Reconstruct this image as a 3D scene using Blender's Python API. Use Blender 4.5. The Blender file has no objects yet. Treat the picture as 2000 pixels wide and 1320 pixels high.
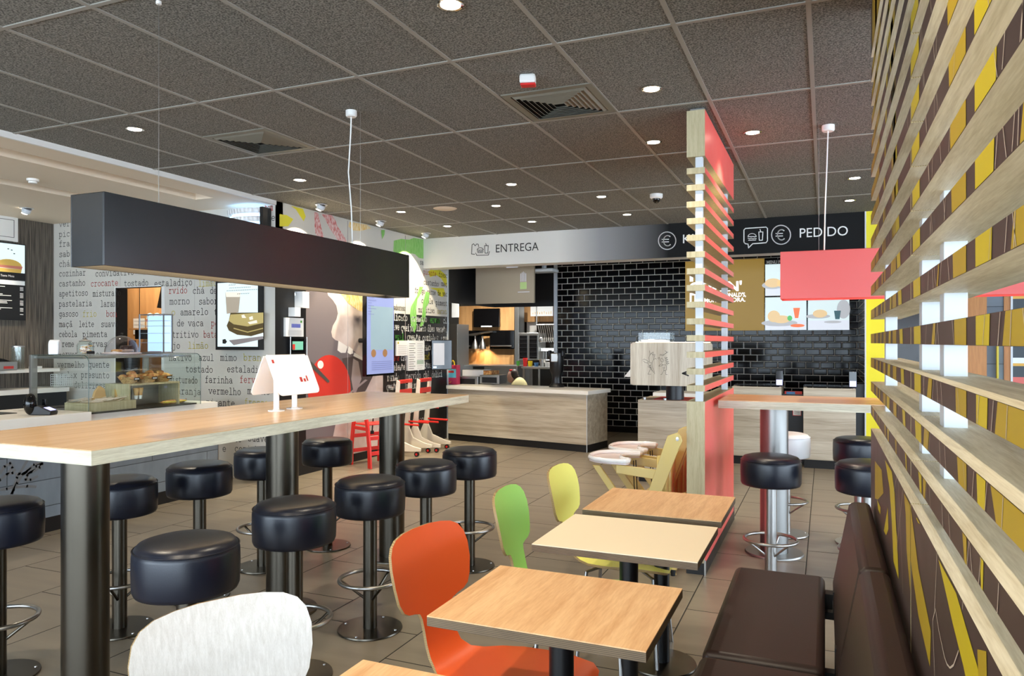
import bpy, math, random
from mathutils import Vector, Matrix
random.seed(7)
S = bpy.context.scene
COL = S.collection
PI = math.pi
R = math.radians
# ---------------------------------------------------------------- camera model (2000x1320 frame)
F, CX, CY, HC = 1450.0, 1000.0, 668.0, 1.5
A = math.atan(620/1470.0)
fw = (-math.sin(A), math.cos(A)); rt = (math.cos(A), math.sin(A))
def ray(u, v):
    x = (u-CX)/F; z = -(v-CY)/F
    return (fw[0]+x*rt[0], fw[1]+x*rt[1], z)
def atY(u, v, Y):
    r = ray(u, v); t = Y/r[1]; return Vector((r[0]*t, Y, HC+r[2]*t))
def atX(u, v, X):
    r = ray(u, v); t = X/r[0]; return Vector((X, r[1]*t, HC+r[2]*t))
def atZ(u, v, Z):
    r = ray(u, v); t = (Z-HC)/r[2]; return Vector((r[0]*t, r[1]*t, Z))

# ---------------------------------------------------------------- materials
MATS = {}
def newmat(name):
    m = bpy.data.materials.new(name); m.use_nodes = True
    nt = m.node_tree; b = nt.nodes['Principled BSDF']
    MATS[name] = m
    return m, nt, b
def srgb(r, g, b):
    f = lambda c: (c/255/12.92) if c/255 <= .04045 else ((c/255+.055)/1.055)**2.4
    return (f(r), f(g), f(b), 1)
def plain(name, col, rough=.5, metal=0, spec=.5, emit=None, es=0, coat=0, alpha=None, trans=0, ior=1.45, bump=0, bscale=200):
    m, nt, b = newmat(name)
    b.inputs['Base Color'].default_value = col
    b.inputs['Roughness'].default_value = rough
    b.inputs['Metallic'].default_value = metal
    b.inputs['Specular IOR Level'].default_value = spec
    b.inputs['IOR'].default_value = ior
    if coat: b.inputs['Coat Weight'].default_value = coat; b.inputs['Coat Roughness'].default_value = .08
    if trans: b.inputs['Transmission Weight'].default_value = trans
    if emit: b.inputs['Emission Color'].default_value = emit; b.inputs['Emission Strength'].default_value = es
    # slight procedural variation so nothing is a dead flat colour
    if not trans and not emit:
        tc = nt.nodes.new('ShaderNodeTexCoord'); n = nt.nodes.new('ShaderNodeTexNoise'); n.inputs['Scale'].default_value = 6 if not bump else bscale
        nt.links.new(tc.outputs['Object'], n.inputs['Vector'])
        if bump:
            bm = nt.nodes.new('ShaderNodeBump'); bm.inputs['Strength'].default_value = bump; bm.inputs['Distance'].default_value = .002
            nt.links.new(n.outputs['Fac'], bm.inputs['Height']); nt.links.new(bm.outputs['Normal'], b.inputs['Normal'])
        else:
            mr = nt.nodes.new('ShaderNodeMapRange'); mr.inputs['To Min'].default_value = max(0, rough-.04); mr.inputs['To Max'].default_value = min(1, rough+.05)
            nt.links.new(n.outputs['Fac'], mr.inputs['Value']); nt.links.new(mr.outputs['Result'], b.inputs['Roughness'])
    return m
def wood(name, c1, c2, axis='Y', rough=.4, scale=1.0, band=0, c3=None, coat=0, stretch=14):
    """long grain along axis"""
    m, nt, b = newmat(name); N = nt.nodes; L = nt.links
    tc = N.new('ShaderNodeTexCoord'); mp = N.new('ShaderNodeMapping')
    sc = {'X': (1/stretch, 1, 1), 'Y': (1, 1/stretch, 1), 'Z': (1, 1, 1/stretch), 'XY': (1/stretch, 1/stretch, 1)}[axis]
    mp.inputs['Scale'].default_value = tuple(s*scale*16 for s in sc)
    L.new(tc.outputs['Object'], mp.inputs['Vector'])
    n1 = N.new('ShaderNodeTexNoise'); n1.inputs['Scale'].default_value = 1.6; n1.inputs['Detail'].default_value = 5; n1.inputs['Distortion'].default_value = .6
    n2 = N.new('ShaderNodeTexNoise'); n2.inputs['Scale'].default_value = 12; n2.inputs['Detail'].default_value = 3
    L.new(mp.outputs['Vector'], n1.inputs['Vector']); L.new(mp.outputs['Vector'], n2.inputs['Vector'])
    mx = N.new('ShaderNodeMath'); mx.operation = 'MULTIPLY_ADD'; mx.inputs[1].default_value = .45; L.new(n2.outputs['Fac'], mx.inputs[0])
    m2 = N.new('ShaderNodeMath'); m2.operation = 'MULTIPLY'; m2.inputs[1].default_value = .75; L.new(n1.outputs['Fac'], m2.inputs[0])
    L.new(m2.outputs[0], mx.inputs[2])
    cr = N.new('ShaderNodeValToRGB'); cr.color_ramp.elements[0].position = .42; cr.color_ramp.elements[0].color = c2
    cr.color_ramp.elements[1].position = .75; cr.color_ramp.elements[1].color = c1
    L.new(mx.outputs[0], cr.inputs['Fac']); L.new(cr.outputs['Color'], b.inputs['Base Color'])
    b.inputs['Roughness'].default_value = rough
    if coat: b.inputs['Coat Weight'].default_value = coat; b.inputs['Coat Roughness'].default_value = .15
    return m
def ply(name, ca, cb, axis='Z', n=110, rough=.55):
    """laminated plywood edge: fine stripes stacked along axis"""
    m, nt, b = newmat(name); N = nt.nodes; L = nt.links
    tc = N.new('ShaderNodeTexCoord'); w = N.new('ShaderNodeTexWave'); w.wave_type = 'BANDS'; w.bands_direction = axis
    w.inputs['Scale'].default_value = n; w.inputs['Distortion'].default_value = .15; w.inputs['Detail'].default_value = 1
    no = N.new('ShaderNodeTexNoise'); no.inputs['Scale'].default_value = 14; no.inputs['Detail'].default_value = 3
    L.new(tc.outputs['Object'], w.inputs['Vector']); L.new(tc.outputs['Object'], no.inputs['Vector'])
    ad = N.new('ShaderNodeMath'); ad.operation = 'MULTIPLY_ADD'; ad.inputs[1].default_value = .7; L.new(w.outputs['Fac'], ad.inputs[0]); 
    mm = N.new('ShaderNodeMath'); mm.operation = 'MULTIPLY'; mm.inputs[1].default_value = .4; L.new(no.outputs['Fac'], mm.inputs[0]); L.new(mm.outputs[0], ad.inputs[2])
    cr = N.new('ShaderNodeValToRGB'); cr.color_ramp.elements[0].position = .1; cr.color_ramp.elements[0].color = ca
    cr.color_ramp.elements[1].position = .9; cr.color_ramp.elements[1].color = cb
    L.new(ad.outputs[0], cr.inputs['Fac']); L.new(cr.outputs['Color'], b.inputs['Base Color'])
    b.inputs['Roughness'].default_value = rough
    return m
def brick_mat(name, col, mortar, bw, bh, msize, rough, offset=.5, uv=('X', 'Z'), noise=0, bump=.6, coat=0, c2=None, spec=.5, smooth=.1, org=(0, 0)):
    m, nt, b = newmat(name); N = nt.nodes; L = nt.links
    tc = N.new('ShaderNodeTexCoord'); sp = N.new('ShaderNodeSeparateXYZ'); cb = N.new('ShaderNodeCombineXYZ')
    L.new(tc.outputs['Object'], sp.inputs[0])
    for k in (0, 1):
        ad = N.new('ShaderNodeMath'); ad.operation = 'ADD'; ad.inputs[1].default_value = org[k]
        L.new(sp.outputs[uv[k]], ad.inputs[0]); L.new(ad.outputs[0], cb.inputs[k])
    br = N.new('ShaderNodeTexBrick'); br.inputs['Scale'].default_value = 1
    br.inputs['Brick Width'].default_value = bw; br.inputs['Row Height'].default_value = bh
    br.inputs['Mortar Size'].default_value = msize; br.inputs['Mortar Smooth'].default_value = smooth; br.offset = offset; br.offset_frequency = 2
    br.inputs['Color1'].default_value = col; br.inputs['Color2'].default_value = c2 or col; br.inputs['Mortar'].default_value = mortar
    L.new(cb.outputs[0], br.inputs['Vector'])
    L.new(br.outputs['Color'], b.inputs['Base Color'])
    if noise:
        no = N.new('ShaderNodeTexNoise'); no.inputs['Scale'].default_value = 3; no.inputs['Detail'].default_value = 6
        mp = N.new('ShaderNodeMapping'); mp.inputs['Scale'].default_value = (.5, 3, 1); L.new(tc.outputs['Object'], mp.inputs[0]); L.new(mp.outputs[0], no.inputs['Vector'])
        mx = N.new('ShaderNodeMix'); mx.data_type = 'RGBA'; mx.blend_type = 'MULTIPLY'; mx.inputs['Factor'].default_value = noise
        L.new(br.outputs['Color'], mx.inputs['A']); L.new(no.outputs['Fac'], mx.inputs['B']); L.new(mx.outputs['Result'], b.inputs['Base Color'])
    b.inputs['Specular IOR Level'].default_value = spec
    mr = N.new('ShaderNodeMapRange'); mr.inputs['To Min'].default_value = rough; mr.inputs['To Max'].default_value = .8
    L.new(br.outputs['Fac'], mr.inputs['Value']); L.new(mr.outputs['Result'], b.inputs['Roughness'])
    # bevelled joint: a second, wider brick pattern feeds the bump
    b2 = N.new('ShaderNodeTexBrick'); b2.offset = offset; b2.offset_frequency = 2; b2.inputs['Scale'].default_value = 1
    for k, v in (('Brick Width', bw), ('Row Height', bh), ('Mortar Size', msize*3.2), ('Mortar Smooth', 1.0)): b2.inputs[k].default_value = v
    L.new(cb.outputs[0], b2.inputs['Vector'])
    bm = N.new('ShaderNodeBump'); bm.invert = True; bm.inputs['Strength'].default_value = bump; bm.inputs['Distance'].default_value = .004
    L.new(b2.outputs['Fac'], bm.inputs['Height']); L.new(bm.outputs['Normal'], b.inputs['Normal'])
    return m
def speckle(name, c1, c2, scale=90, rough=.9, bump=.6, detail=4, stretch=(1, 1, 1)):
    m, nt, b = newmat(name); N = nt.nodes; L = nt.links
    tc = N.new('ShaderNodeTexCoord'); mp = N.new('ShaderNodeMapping'); mp.inputs['Scale'].default_value = stretch
    n = N.new('ShaderNodeTexNoise'); n.inputs['Scale'].default_value = scale; n.inputs['Detail'].default_value = detail
    L.new(tc.outputs['Object'], mp.inputs[0]); L.new(mp.outputs[0], n.inputs['Vector'])
    cr = N.new('ShaderNodeValToRGB'); cr.color_ramp.elements[0].position = .36; cr.color_ramp.elements[1].position = .66
    cr.color_ramp.elements[0].color = c1; cr.color_ramp.elements[1].color = c2
    L.new(n.outputs['Fac'], cr.inputs['Fac']); L.new(cr.outputs['Color'], b.inputs['Base Color'])
    b.inputs['Roughness'].default_value = rough
    if bump:
        bm = N.new('ShaderNodeBump'); bm.inputs['Strength'].default_value = bump; bm.inputs['Distance'].default_value = .003
        L.new(n.outputs['Fac'], bm.inputs['Height']); L.new(bm.outputs['Normal'], b.inputs['Normal'])
    return m
def emis(name, col, s):
    return plain(name, (col[0]*.5, col[1]*.5, col[2]*.5, 1), .4, emit=col, es=s)

ceil_tile = speckle('ceiling_tile', srgb(72, 71, 66), srgb(148, 145, 137), 110, .95, .5, 5)
grid_metal = plain('ceiling_grid', srgb(150, 146, 138), .5)
floor_m = brick_mat('floor_tile', srgb(154, 142, 124), srgb(40, 36, 32), .607, .6025, .0035, .30, uv=('Y', 'X'), noise=.45, bump=.2, c2=srgb(148, 137, 120), org=(.63, .117), smooth=0)
subway = brick_mat('black_subway_tile', (.004, .004, .005, 1), srgb(196, 192, 184), .2, .1, .0048, .09, uv=('X', 'Z'), bump=.9, org=(4.27, 0), smooth=0, spec=.17)
subway_y = brick_mat('black_subway_tile_side', (.004, .004, .005, 1), srgb(196, 192, 184), .2, .1, .0048, .10, uv=('Y', 'Z'), bump=.9, smooth=0, spec=.22)
oak = wood('oak_laminate', srgb(240, 196, 146), srgb(214, 162, 112), 'Y', .42, .9, stretch=10)
oak_x = wood('oak_laminate_x', srgb(226, 182, 134), srgb(196, 144, 98), 'X', .32, .9)
oak_bar = wood('oak_bar_top', srgb(222, 186, 142), srgb(202, 164, 121), 'Y', .27, .5, stretch=26)
edge_dark = ply('plywood_edge_dark', srgb(66, 53, 40), srgb(132, 112, 86), 'Z', 70)
edge_light = wood('pale_wood_edge', srgb(226, 222, 200), srgb(190, 184, 160), 'XY', .5, 2.2, stretch=16)
ply_end = ply('plywood_end', srgb(150, 128, 84), srgb(206, 190, 146), 'X', 60)
ply_face = wood('pale_plywood_face', srgb(232, 224, 200), srgb(196, 184, 154), 'Y', .5, 1.6, stretch=18)
screen_wood = wood('screen_wood', srgb(196, 184, 148), srgb(170, 156, 120), 'Z', .5, 2.0)
ash_h = wood('ash_laminate', srgb(206, 196, 176), srgb(160, 144, 122), 'X', .45, .55, stretch=26)
ash_v = wood('ash_laminate_vertical', srgb(214, 206, 188), srgb(174, 160, 138), 'Z', .45, .8, stretch=24)
kitchen_wood = wood('kitchen_wood', srgb(206, 158, 104), srgb(182, 134, 84), 'Z', .45, .6, stretch=20)
door_wood = wood('door_wood', srgb(196, 134, 72), srgb(164, 104, 52), 'Z', .45, .5, stretch=14)
dark_flute = speckle('dark_fluted_wood', srgb(44, 39, 34), srgb(122, 112, 100), 120, .5, .9, 3, (1, 1, .02))
concrete = brick_mat('concrete_panel', srgb(138, 150, 162), srgb(70, 78, 84), 1.3, .21, .003, .7, uv=('Y', 'Z'), noise=.5, bump=.2, c2=srgb(124, 134, 146), smooth=0)
white_p = plain('white_paint', srgb(232, 230, 226), .55)
white_wall = plain('printed_panel_white', srgb(208, 204, 195), .45)
cream = plain('cream_ceiling', srgb(228, 212, 190), .7)
white_metal = plain('white_metal', srgb(206, 212, 218), .4)
white_gloss = plain('white_gloss', srgb(252, 252, 252), .15, coat=.5)
white_stone = plain('white_worktop', srgb(236, 232, 224), .3)
black_p = plain('black_panel', srgb(22, 22, 24), .35)
black_matte = plain('black_matte', srgb(16, 15, 15), .6)
black_gloss = plain('black_gloss', srgb(10, 10, 12), .08)
black_lamp = plain('black_lamp_metal', srgb(30, 32, 35), .22, spec=.8)
leather = plain('black_leather', srgb(15, 20, 34), .34, spec=.6, bump=.1, bscale=260)
leather_w = plain('white_leather', srgb(236, 238, 240), .35)
leather_b = plain('brown_leather', srgb(46, 32, 28), .42, bump=.12, bscale=240)
steel = plain('brushed_steel', (.40, .39, .375, 1), .34, metal=1)
steel_d = plain('dark_bronze_steel', (.10, .088, .07, 1), .30, metal=1)
chrome = plain('chrome', (.8, .8, .8, 1), .1, metal=1)
kitchen_steel = plain('kitchen_steel', (.42, .42, .41, 1), .3, metal=1)
red_face = plain('coral_red_laminate', srgb(246, 104, 96), .3)
red_lamp = plain('red_lamp_metal', srgb(222, 84, 78), .35)
red_paint = plain('red_paint', srgb(222, 44, 36), .35)
red_plain = plain('red_plastic', srgb(206, 30, 30), .4)
orange_s = plain('orange_laminate', srgb(238, 98, 44), .36)
green_s = plain('green_laminate', srgb(176, 242, 124), .36)
yellow_s = plain('yellow_laminate', srgb(252, 248, 128), .33)
whitewood = wood('white_ash_laminate', srgb(222, 220, 217), srgb(202, 199, 194), 'Z', .38, 4.5, stretch=40)
shell_edge = ply('shell_edge', srgb(128, 100, 62), srgb(176, 148, 102), 'Z', 60)
yellow_wall = plain('yellow_wall_paint', srgb(236, 222, 40), .5)
brownp = plain('brown_print', srgb(66, 50, 46), .42)
yellowp = plain('mustard_print', srgb(176, 146, 30), .42)
yellowp2 = plain('yellow_print', srgb(200, 176, 26), .42)
creamline = plain('cream_line_print', srgb(196, 178, 158), .45)
ink = plain('black_ink', srgb(38, 34, 33), .55)
ink_red = plain('red_ink', srgb(186, 54, 48), .55)
ink_yel = plain('yellow_ink', srgb(206, 190, 70), .55)
ink_grn = plain('green_ink', srgb(78, 160, 60), .55)
ink_white = plain('white_ink', srgb(240, 240, 238), .5)
pr_red = speckle('red_brush_print', srgb(236, 220, 216), srgb(196, 46, 40), 34, .5, 0, 5, (1, 3, .8)); 
pr_yel = plain('yellow_brush_print', srgb(226, 214, 60), .5)
pr_org = speckle('orange_brush_print', srgb(236, 224, 190), srgb(218, 168, 50), 30, .5, 0, 4, (1, 3, .6))
pr_grn = speckle('green_brush_print', srgb(150, 200, 120), srgb(108, 178, 70), 26, .5, 0, 4, (1, 4, .5))
pr_mauve = plain('mauve_print', srgb(116, 107, 111), .5)
pr_skin = speckle('skin_print', srgb(196, 178, 172), srgb(220, 206, 202), 4, .5, 0, 2)
pr_gray = plain('grey_print', srgb(168, 158, 158), .5)
pr_dark = plain('dark_print', srgb(84, 74, 74), .5)
pr_red2 = plain('tomato_print', srgb(206, 58, 48), .4)
pr_teeth = plain('teeth_print', srgb(236, 232, 228), .4)
def thin_glass(name, tint, rough):
    m, nt, b = newmat(name); N = nt.nodes; L = nt.links
    tr = N.new('ShaderNodeBsdfTransparent'); tr.inputs['Color'].default_value = tint
    gl = N.new('ShaderNodeBsdfGlossy'); gl.inputs['Roughness'].default_value = rough
    lw = N.new('ShaderNodeLayerWeight'); pw = N.new('ShaderNodeMath'); pw.operation = 'POWER'; pw.inputs[1].default_value = 4; L.new(lw.outputs['Facing'], pw.inputs[0])
    fr = N.new('ShaderNodeMath'); fr.operation = 'MULTIPLY_ADD'; fr.inputs[1].default_value = .6; fr.inputs[2].default_value = .04; L.new(pw.outputs[0], fr.inputs[0])
    mx = N.new('ShaderNodeMixShader'); L.new(fr.outputs[0], mx.inputs['Fac']); L.new(tr.outputs[0], mx.inputs[1]); L.new(gl.outputs[0], mx.inputs[2])
    L.new(mx.outputs[0], N['Material Output'].inputs['Surface']); N.remove(b); return m
glass = thin_glass('clear_glass', (.95, .98, .97, 1), .02)
plastic_clear = thin_glass('clear_plastic', (.94, .94, .95, 1), .06)
hc_wood = plain('honey_varnished_wood', srgb(214, 188, 112), .3, coat=.3)
hc_tray = plain('tray_plastic', srgb(228, 214, 214), .3)
bread = speckle('croissant_crust', srgb(176, 98, 40), srgb(236, 186, 110), 30, .5, .3, 3)
wicker = speckle('wicker', srgb(150, 108, 56), srgb(214, 176, 116), 60, .6, .9, 3, (1, 1, 3))
kraft = plain('kraft_paper', srgb(206, 164, 106), .7)
choc = plain('chocolate_cake', srgb(58, 34, 24), .5)
gold_board = emis('gold_board', (.42, .26, .045, 1), .45)
em_warm = emis('lamp_warm', (1, .74, .42, 1), 4.5)
em_down = emis('downlight_lens', (1, .90, .74, 1), 14)
em_screen = emis('screen_white', (.70, .84, .86, 1), .75)
em_screen_b = emis('screen_bluish', (.32, .38, .70, 1), .55)
em_uv = emis('insect_lamp_tube', (.25, .55, 1, 1), 7)
em_tube = emis('insect_lamp_glow', (.5, .75, 1, 1), 1.6)
em_fridge = emis('cabinet_backlight', (.45, .65, 1, 1), 1.1)
em_key = emis('terminal_keys', (.5, .5, 1, 1), 1.5)
em_red = emis('red_lamp_glow', (1, .34, .12, 1), 1.2)
skin = plain('skin', srgb(208, 160, 140), .5)
hair_m = plain('dark_hair', srgb(52, 38, 32), .5)
beige = plain('beige_cloth', srgb(202, 190, 140), .8)
paper = plain('paper', srgb(238, 240, 240), .7)
purple = plain('purple_plastic', srgb(130, 70, 150), .4)
dark_window = plain('dark_interior', srgb(20, 20, 22), .25)

# ---------------------------------------------------------------- mesh helper
class MB:
    def __init__(s): s.v = []; s.f = []; s.mi = []; s.mats = []
    def _m(s, m):
        if m is None: return 0
        if m not in s.mats: s.mats.append(m)
        return s.mats.index(m)
    def add(s, vs, fs, m=None, M=None):
        o = len(s.v); k = s._m(m)
        for p in vs:
            p = Vector(p); s.v.append(M @ p if M else p)
        for f in fs: s.f.append([i+o for i in f]); s.mi.append(k)
        return s
    def box(s, x0, x1, y0, y1, z0, z1, m=None, M=None, fm=None):
        vs = [(x0, y0, z0), (x1, y0, z0), (x1, y1, z0), (x0, y1, z0), (x0, y0, z1), (x1, y0, z1), (x1, y1, z1), (x0, y1, z1)]
        fs = [(0, 3, 2, 1), (4, 5, 6, 7), (0, 1, 5, 4), (1, 2, 6, 5), (2, 3, 7, 6), (3, 0, 4, 7)]  # bottom top front right back left
        if fm is None: return s.add(vs, fs, m, M)
        for i, f in enumerate(fs): s.add(vs, [f], fm[i] or m, M)
        return s
    def cbox(s, c, sx, sy, sz, m=None, M=None):
        return s.box(c[0]-sx/2, c[0]+sx/2, c[1]-sy/2, c[1]+sy/2, c[2]-sz/2, c[2]+sz/2, m, M)
    def lathe(s, prof, c=(0, 0, 0), n=32, m=None, M=None):
        vs = []; fs = []
        for r, z in prof:
            for k in range(n):
                a = 2*PI*k/n; vs.append((c[0]+r*math.cos(a), c[1]+r*math.sin(a), c[2]+z))
        for i in range(len(prof)-1):
            for k in range(n):
                k2 = (k+1) % n; fs.append((i*n+k, i*n+k2, (i+1)*n+k2, (i+1)*n+k))
        if prof[0][0] > 1e-6: fs.append(tuple(range(n-1, -1, -1)))
        if prof[-1][0] > 1e-6: fs.append(tuple((len(prof)-1)*n+k for k in range(n)))
        return s.add(vs, fs, m, M)
    def cyl(s, c, r, z0, z1, n=28, m=None, M=None): return s.lathe([(r, z0), (r, z1)], (c[0], c[1], 0), n, m, M)
    def tube(s, pts, r, n=10, m=None, M=None, closed=False):
        pts = [Vector(p) for p in pts]; vs = []; fs = []; L = len(pts)
        rs = r if isinstance(r, (list, tuple)) else [r]*L
        prev = None
        for i, p in enumerate(pts):
            if closed: t = pts[(i+1) % L]-pts[i-1]
            else: t = pts[min(i+1, L-1)]-pts[max(i-1, 0)]
            t.normalize()
            if prev is None:
                up = Vector((0, 0, 1)) if abs(t.z) < .9 else Vector((1, 0, 0)); a = t.cross(up).normalized()
            else: a = (prev-t*prev.dot(t)).normalized()
            prev = a; b = t.cross(a)
            for k in range(n):
                q = 2*PI*k/n; vs.append(p+(a*math.cos(q)+b*math.sin(q))*rs[i])
        for i in range(L if closed else L-1):
            j = (i+1) % L
            for k in range(n):
                k2 = (k+1) % n; fs.append((i*n+k, i*n+k2, j*n+k2, j*n+k))
        if not closed: fs.append(tuple(range(n-1, -1, -1))); fs.append(tuple((L-1)*n+k for k in range(n)))
        return s.add(vs, fs, m, M)
    def prism(s, poly, d0, d1, axis='Z', m=None, M=None):
        """poly 2D extruded from d0 to d1 along axis. axis Z: (x,y); Y: (x,z); X: (y,z)"""
        def P(a, b, d): return {'Z': (a, b, d), 'Y': (a, d, b), 'X': (d, a, b)}[axis]
        n = len(poly); vs = [P(a, b, d0) for a, b in poly]+[P(a, b, d1) for a, b in poly]
        fs = [tuple(range(n-1, -1, -1)), tuple(range(n, 2*n))]+[(k, (k+1) % n, n+(k+1) % n, n+k) for k in range(n)]
        return s.add(vs, fs, m, M)
    def sphere(s, c, rx, ry, rz, n=20, k=12, m=None, M=None, t0=0, t1=PI):
        prof = [(math.sin(t0+(t1-t0)*i/k), -math.cos(t0+(t1-t0)*i/k)) for i in range(k+1)]
        vs = []; fs = []
        for r, z in prof:
            for q in range(n):
                a = 2*PI*q/n; vs.append((c[0]+rx*max(r, 1e-4)*math.cos(a), c[1]+ry*max(r, 1e-4)*math.sin(a), c[2]+rz*z))
        for i in range(k):
            for q in range(n):
                q2 = (q+1) % n; fs.append((i*n+q, i*n+q2, (i+1)*n+q2, (i+1)*n+q))
        return s.add(vs, fs, m, M)
    def build(s, name, mat=None, parent=None, smooth=True, bevel=0, seg=2, ang=35, solid=0, sub=0):
        me = bpy.data.meshes.new(name); me.from_pydata([tuple(v) for v in s.v], [], s.f)
        mats = s.mats if s.mats else []
        if mat is not None and not mats: me.materials.append(mat)
        else:
            for m in mats: me.materials.append(m)
            me.polygons.foreach_set('material_index', s.mi)
        me.validate(); me.update()
        import bmesh
        bm = bmesh.new(); bm.from_mesh(me); bmesh.ops.recalc_face_normals(bm, faces=bm.faces); bm.to_mesh(me); bm.free()
        if smooth:
            me.polygons.foreach_set('use_smooth', [True]*len(me.polygons)); me.set_sharp_from_angle(angle=R(ang))
        o = bpy.data.objects.new(name, me); COL.objects.link(o)
        if parent is not None: o.parent = parent
        if bevel:
            b = o.modifiers.new('bevel', 'BEVEL'); b.width = bevel; b.segments = seg; b.limit_method = 'ANGLE'; b.angle_limit = R(40); b.harden_normals = False
        if sub:
            q = o.modifiers.new('sub', 'SUBSURF'); q.levels = sub; q.render_levels = sub
        return o
def tag(o, label=None, cat=None, group=None, kind=None):
    if label: o['label'] = label
    if cat: o['category'] = cat
    if group: o['group'] = group
    if kind: o['kind'] = kind
    return o
def thing(name, label, cat, loc=(0, 0, 0), rz=0, group=None):
    o = bpy.data.objects.new(name, None); COL.objects.link(o); o.empty_display_size = .1
    o.location = loc; o.rotation_euler = (0, 0, rz); return tag(o, label, cat, group)
def dup(root, loc, rz=0, label=None, group=None):
    r = root.copy(); COL.objects.link(r); r.location = loc; r.rotation_euler = (0, 0, rz)
    if label: r['label'] = label
    if group: r['group'] = group
    for ch in list(root.children):
        c = ch.copy(); COL.objects.link(c); c.parent = r
        for g in list(ch.children):
            d = g.copy(); COL.objects.link(d); d.parent = c
    return r
def struct(name, mb, mat=None, parent=None, **k):
    o = mb.build(name, mat, parent, **k)
    if parent is None: o['kind'] = 'structure'
    return o

# ---------------------------------------------------------------- lettering
def text_geo(s, size=1.0, off=0.0):
    cu = bpy.data.curves.new('t', 'FONT'); cu.body = s; cu.size = size; cu.resolution_u = 4; cu.offset = off
    ob = bpy.data.objects.new('t', cu); COL.objects.link(ob)
    dg = bpy.context.evaluated_depsgraph_get(); me = bpy.data.meshes.new_from_object(ob.evaluated_get(dg))
    vs = [tuple(v.co) for v in me.vertices]; fs = [tuple(p.vertices) for p in me.polygons]
    bpy.data.objects.remove(ob); bpy.data.curves.remove(cu); bpy.data.meshes.remove(me)
    return vs, fs
def put_text(mb, s, o, ex, ez, w=None, h=None, mat=None, bold=0, off=0.0):
    """text with its lower left at o, along unit vector ex, up ez, scaled to width w and cap height h"""
    vs, fs = text_geo(s, 1.0, off)
    if not vs: return
    x0 = min(v[0] for v in vs); x1 = max(v[0] for v in vs); H = .7
    sx = (w/(x1-x0)) if w else h/H; sz = h/H if h else sx
    o = Vector(o); ex = Vector(ex); ez = Vector(ez)
    for dx, dz in ([(0, 0)] if not bold else [(-bold, 0), (bold, 0), (0, bold), (0, -bold)]):
        nrm = ex.cross(ez)*(.0004*(dx > 0)+.0008*(dz > 0)+.0012*(dz < 0))
        mb.add([o+ex*((v[0]-x0)*sx+dx)+ez*(v[1]*sz+dz)+nrm for v in vs], fs, mat)
def arc(cx, cy, rx, ry, a0, a1, n=9):
    return [(cx+rx*math.cos(R(a0+(a1-a0)*k/n)), cy+ry*math.sin(R(a0+(a1-a0)*k/n))) for k in range(n+1)]
def el(cx, cy, rx, ry): return arc(cx, cy, rx, ry, 0, 360, 14)
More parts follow.
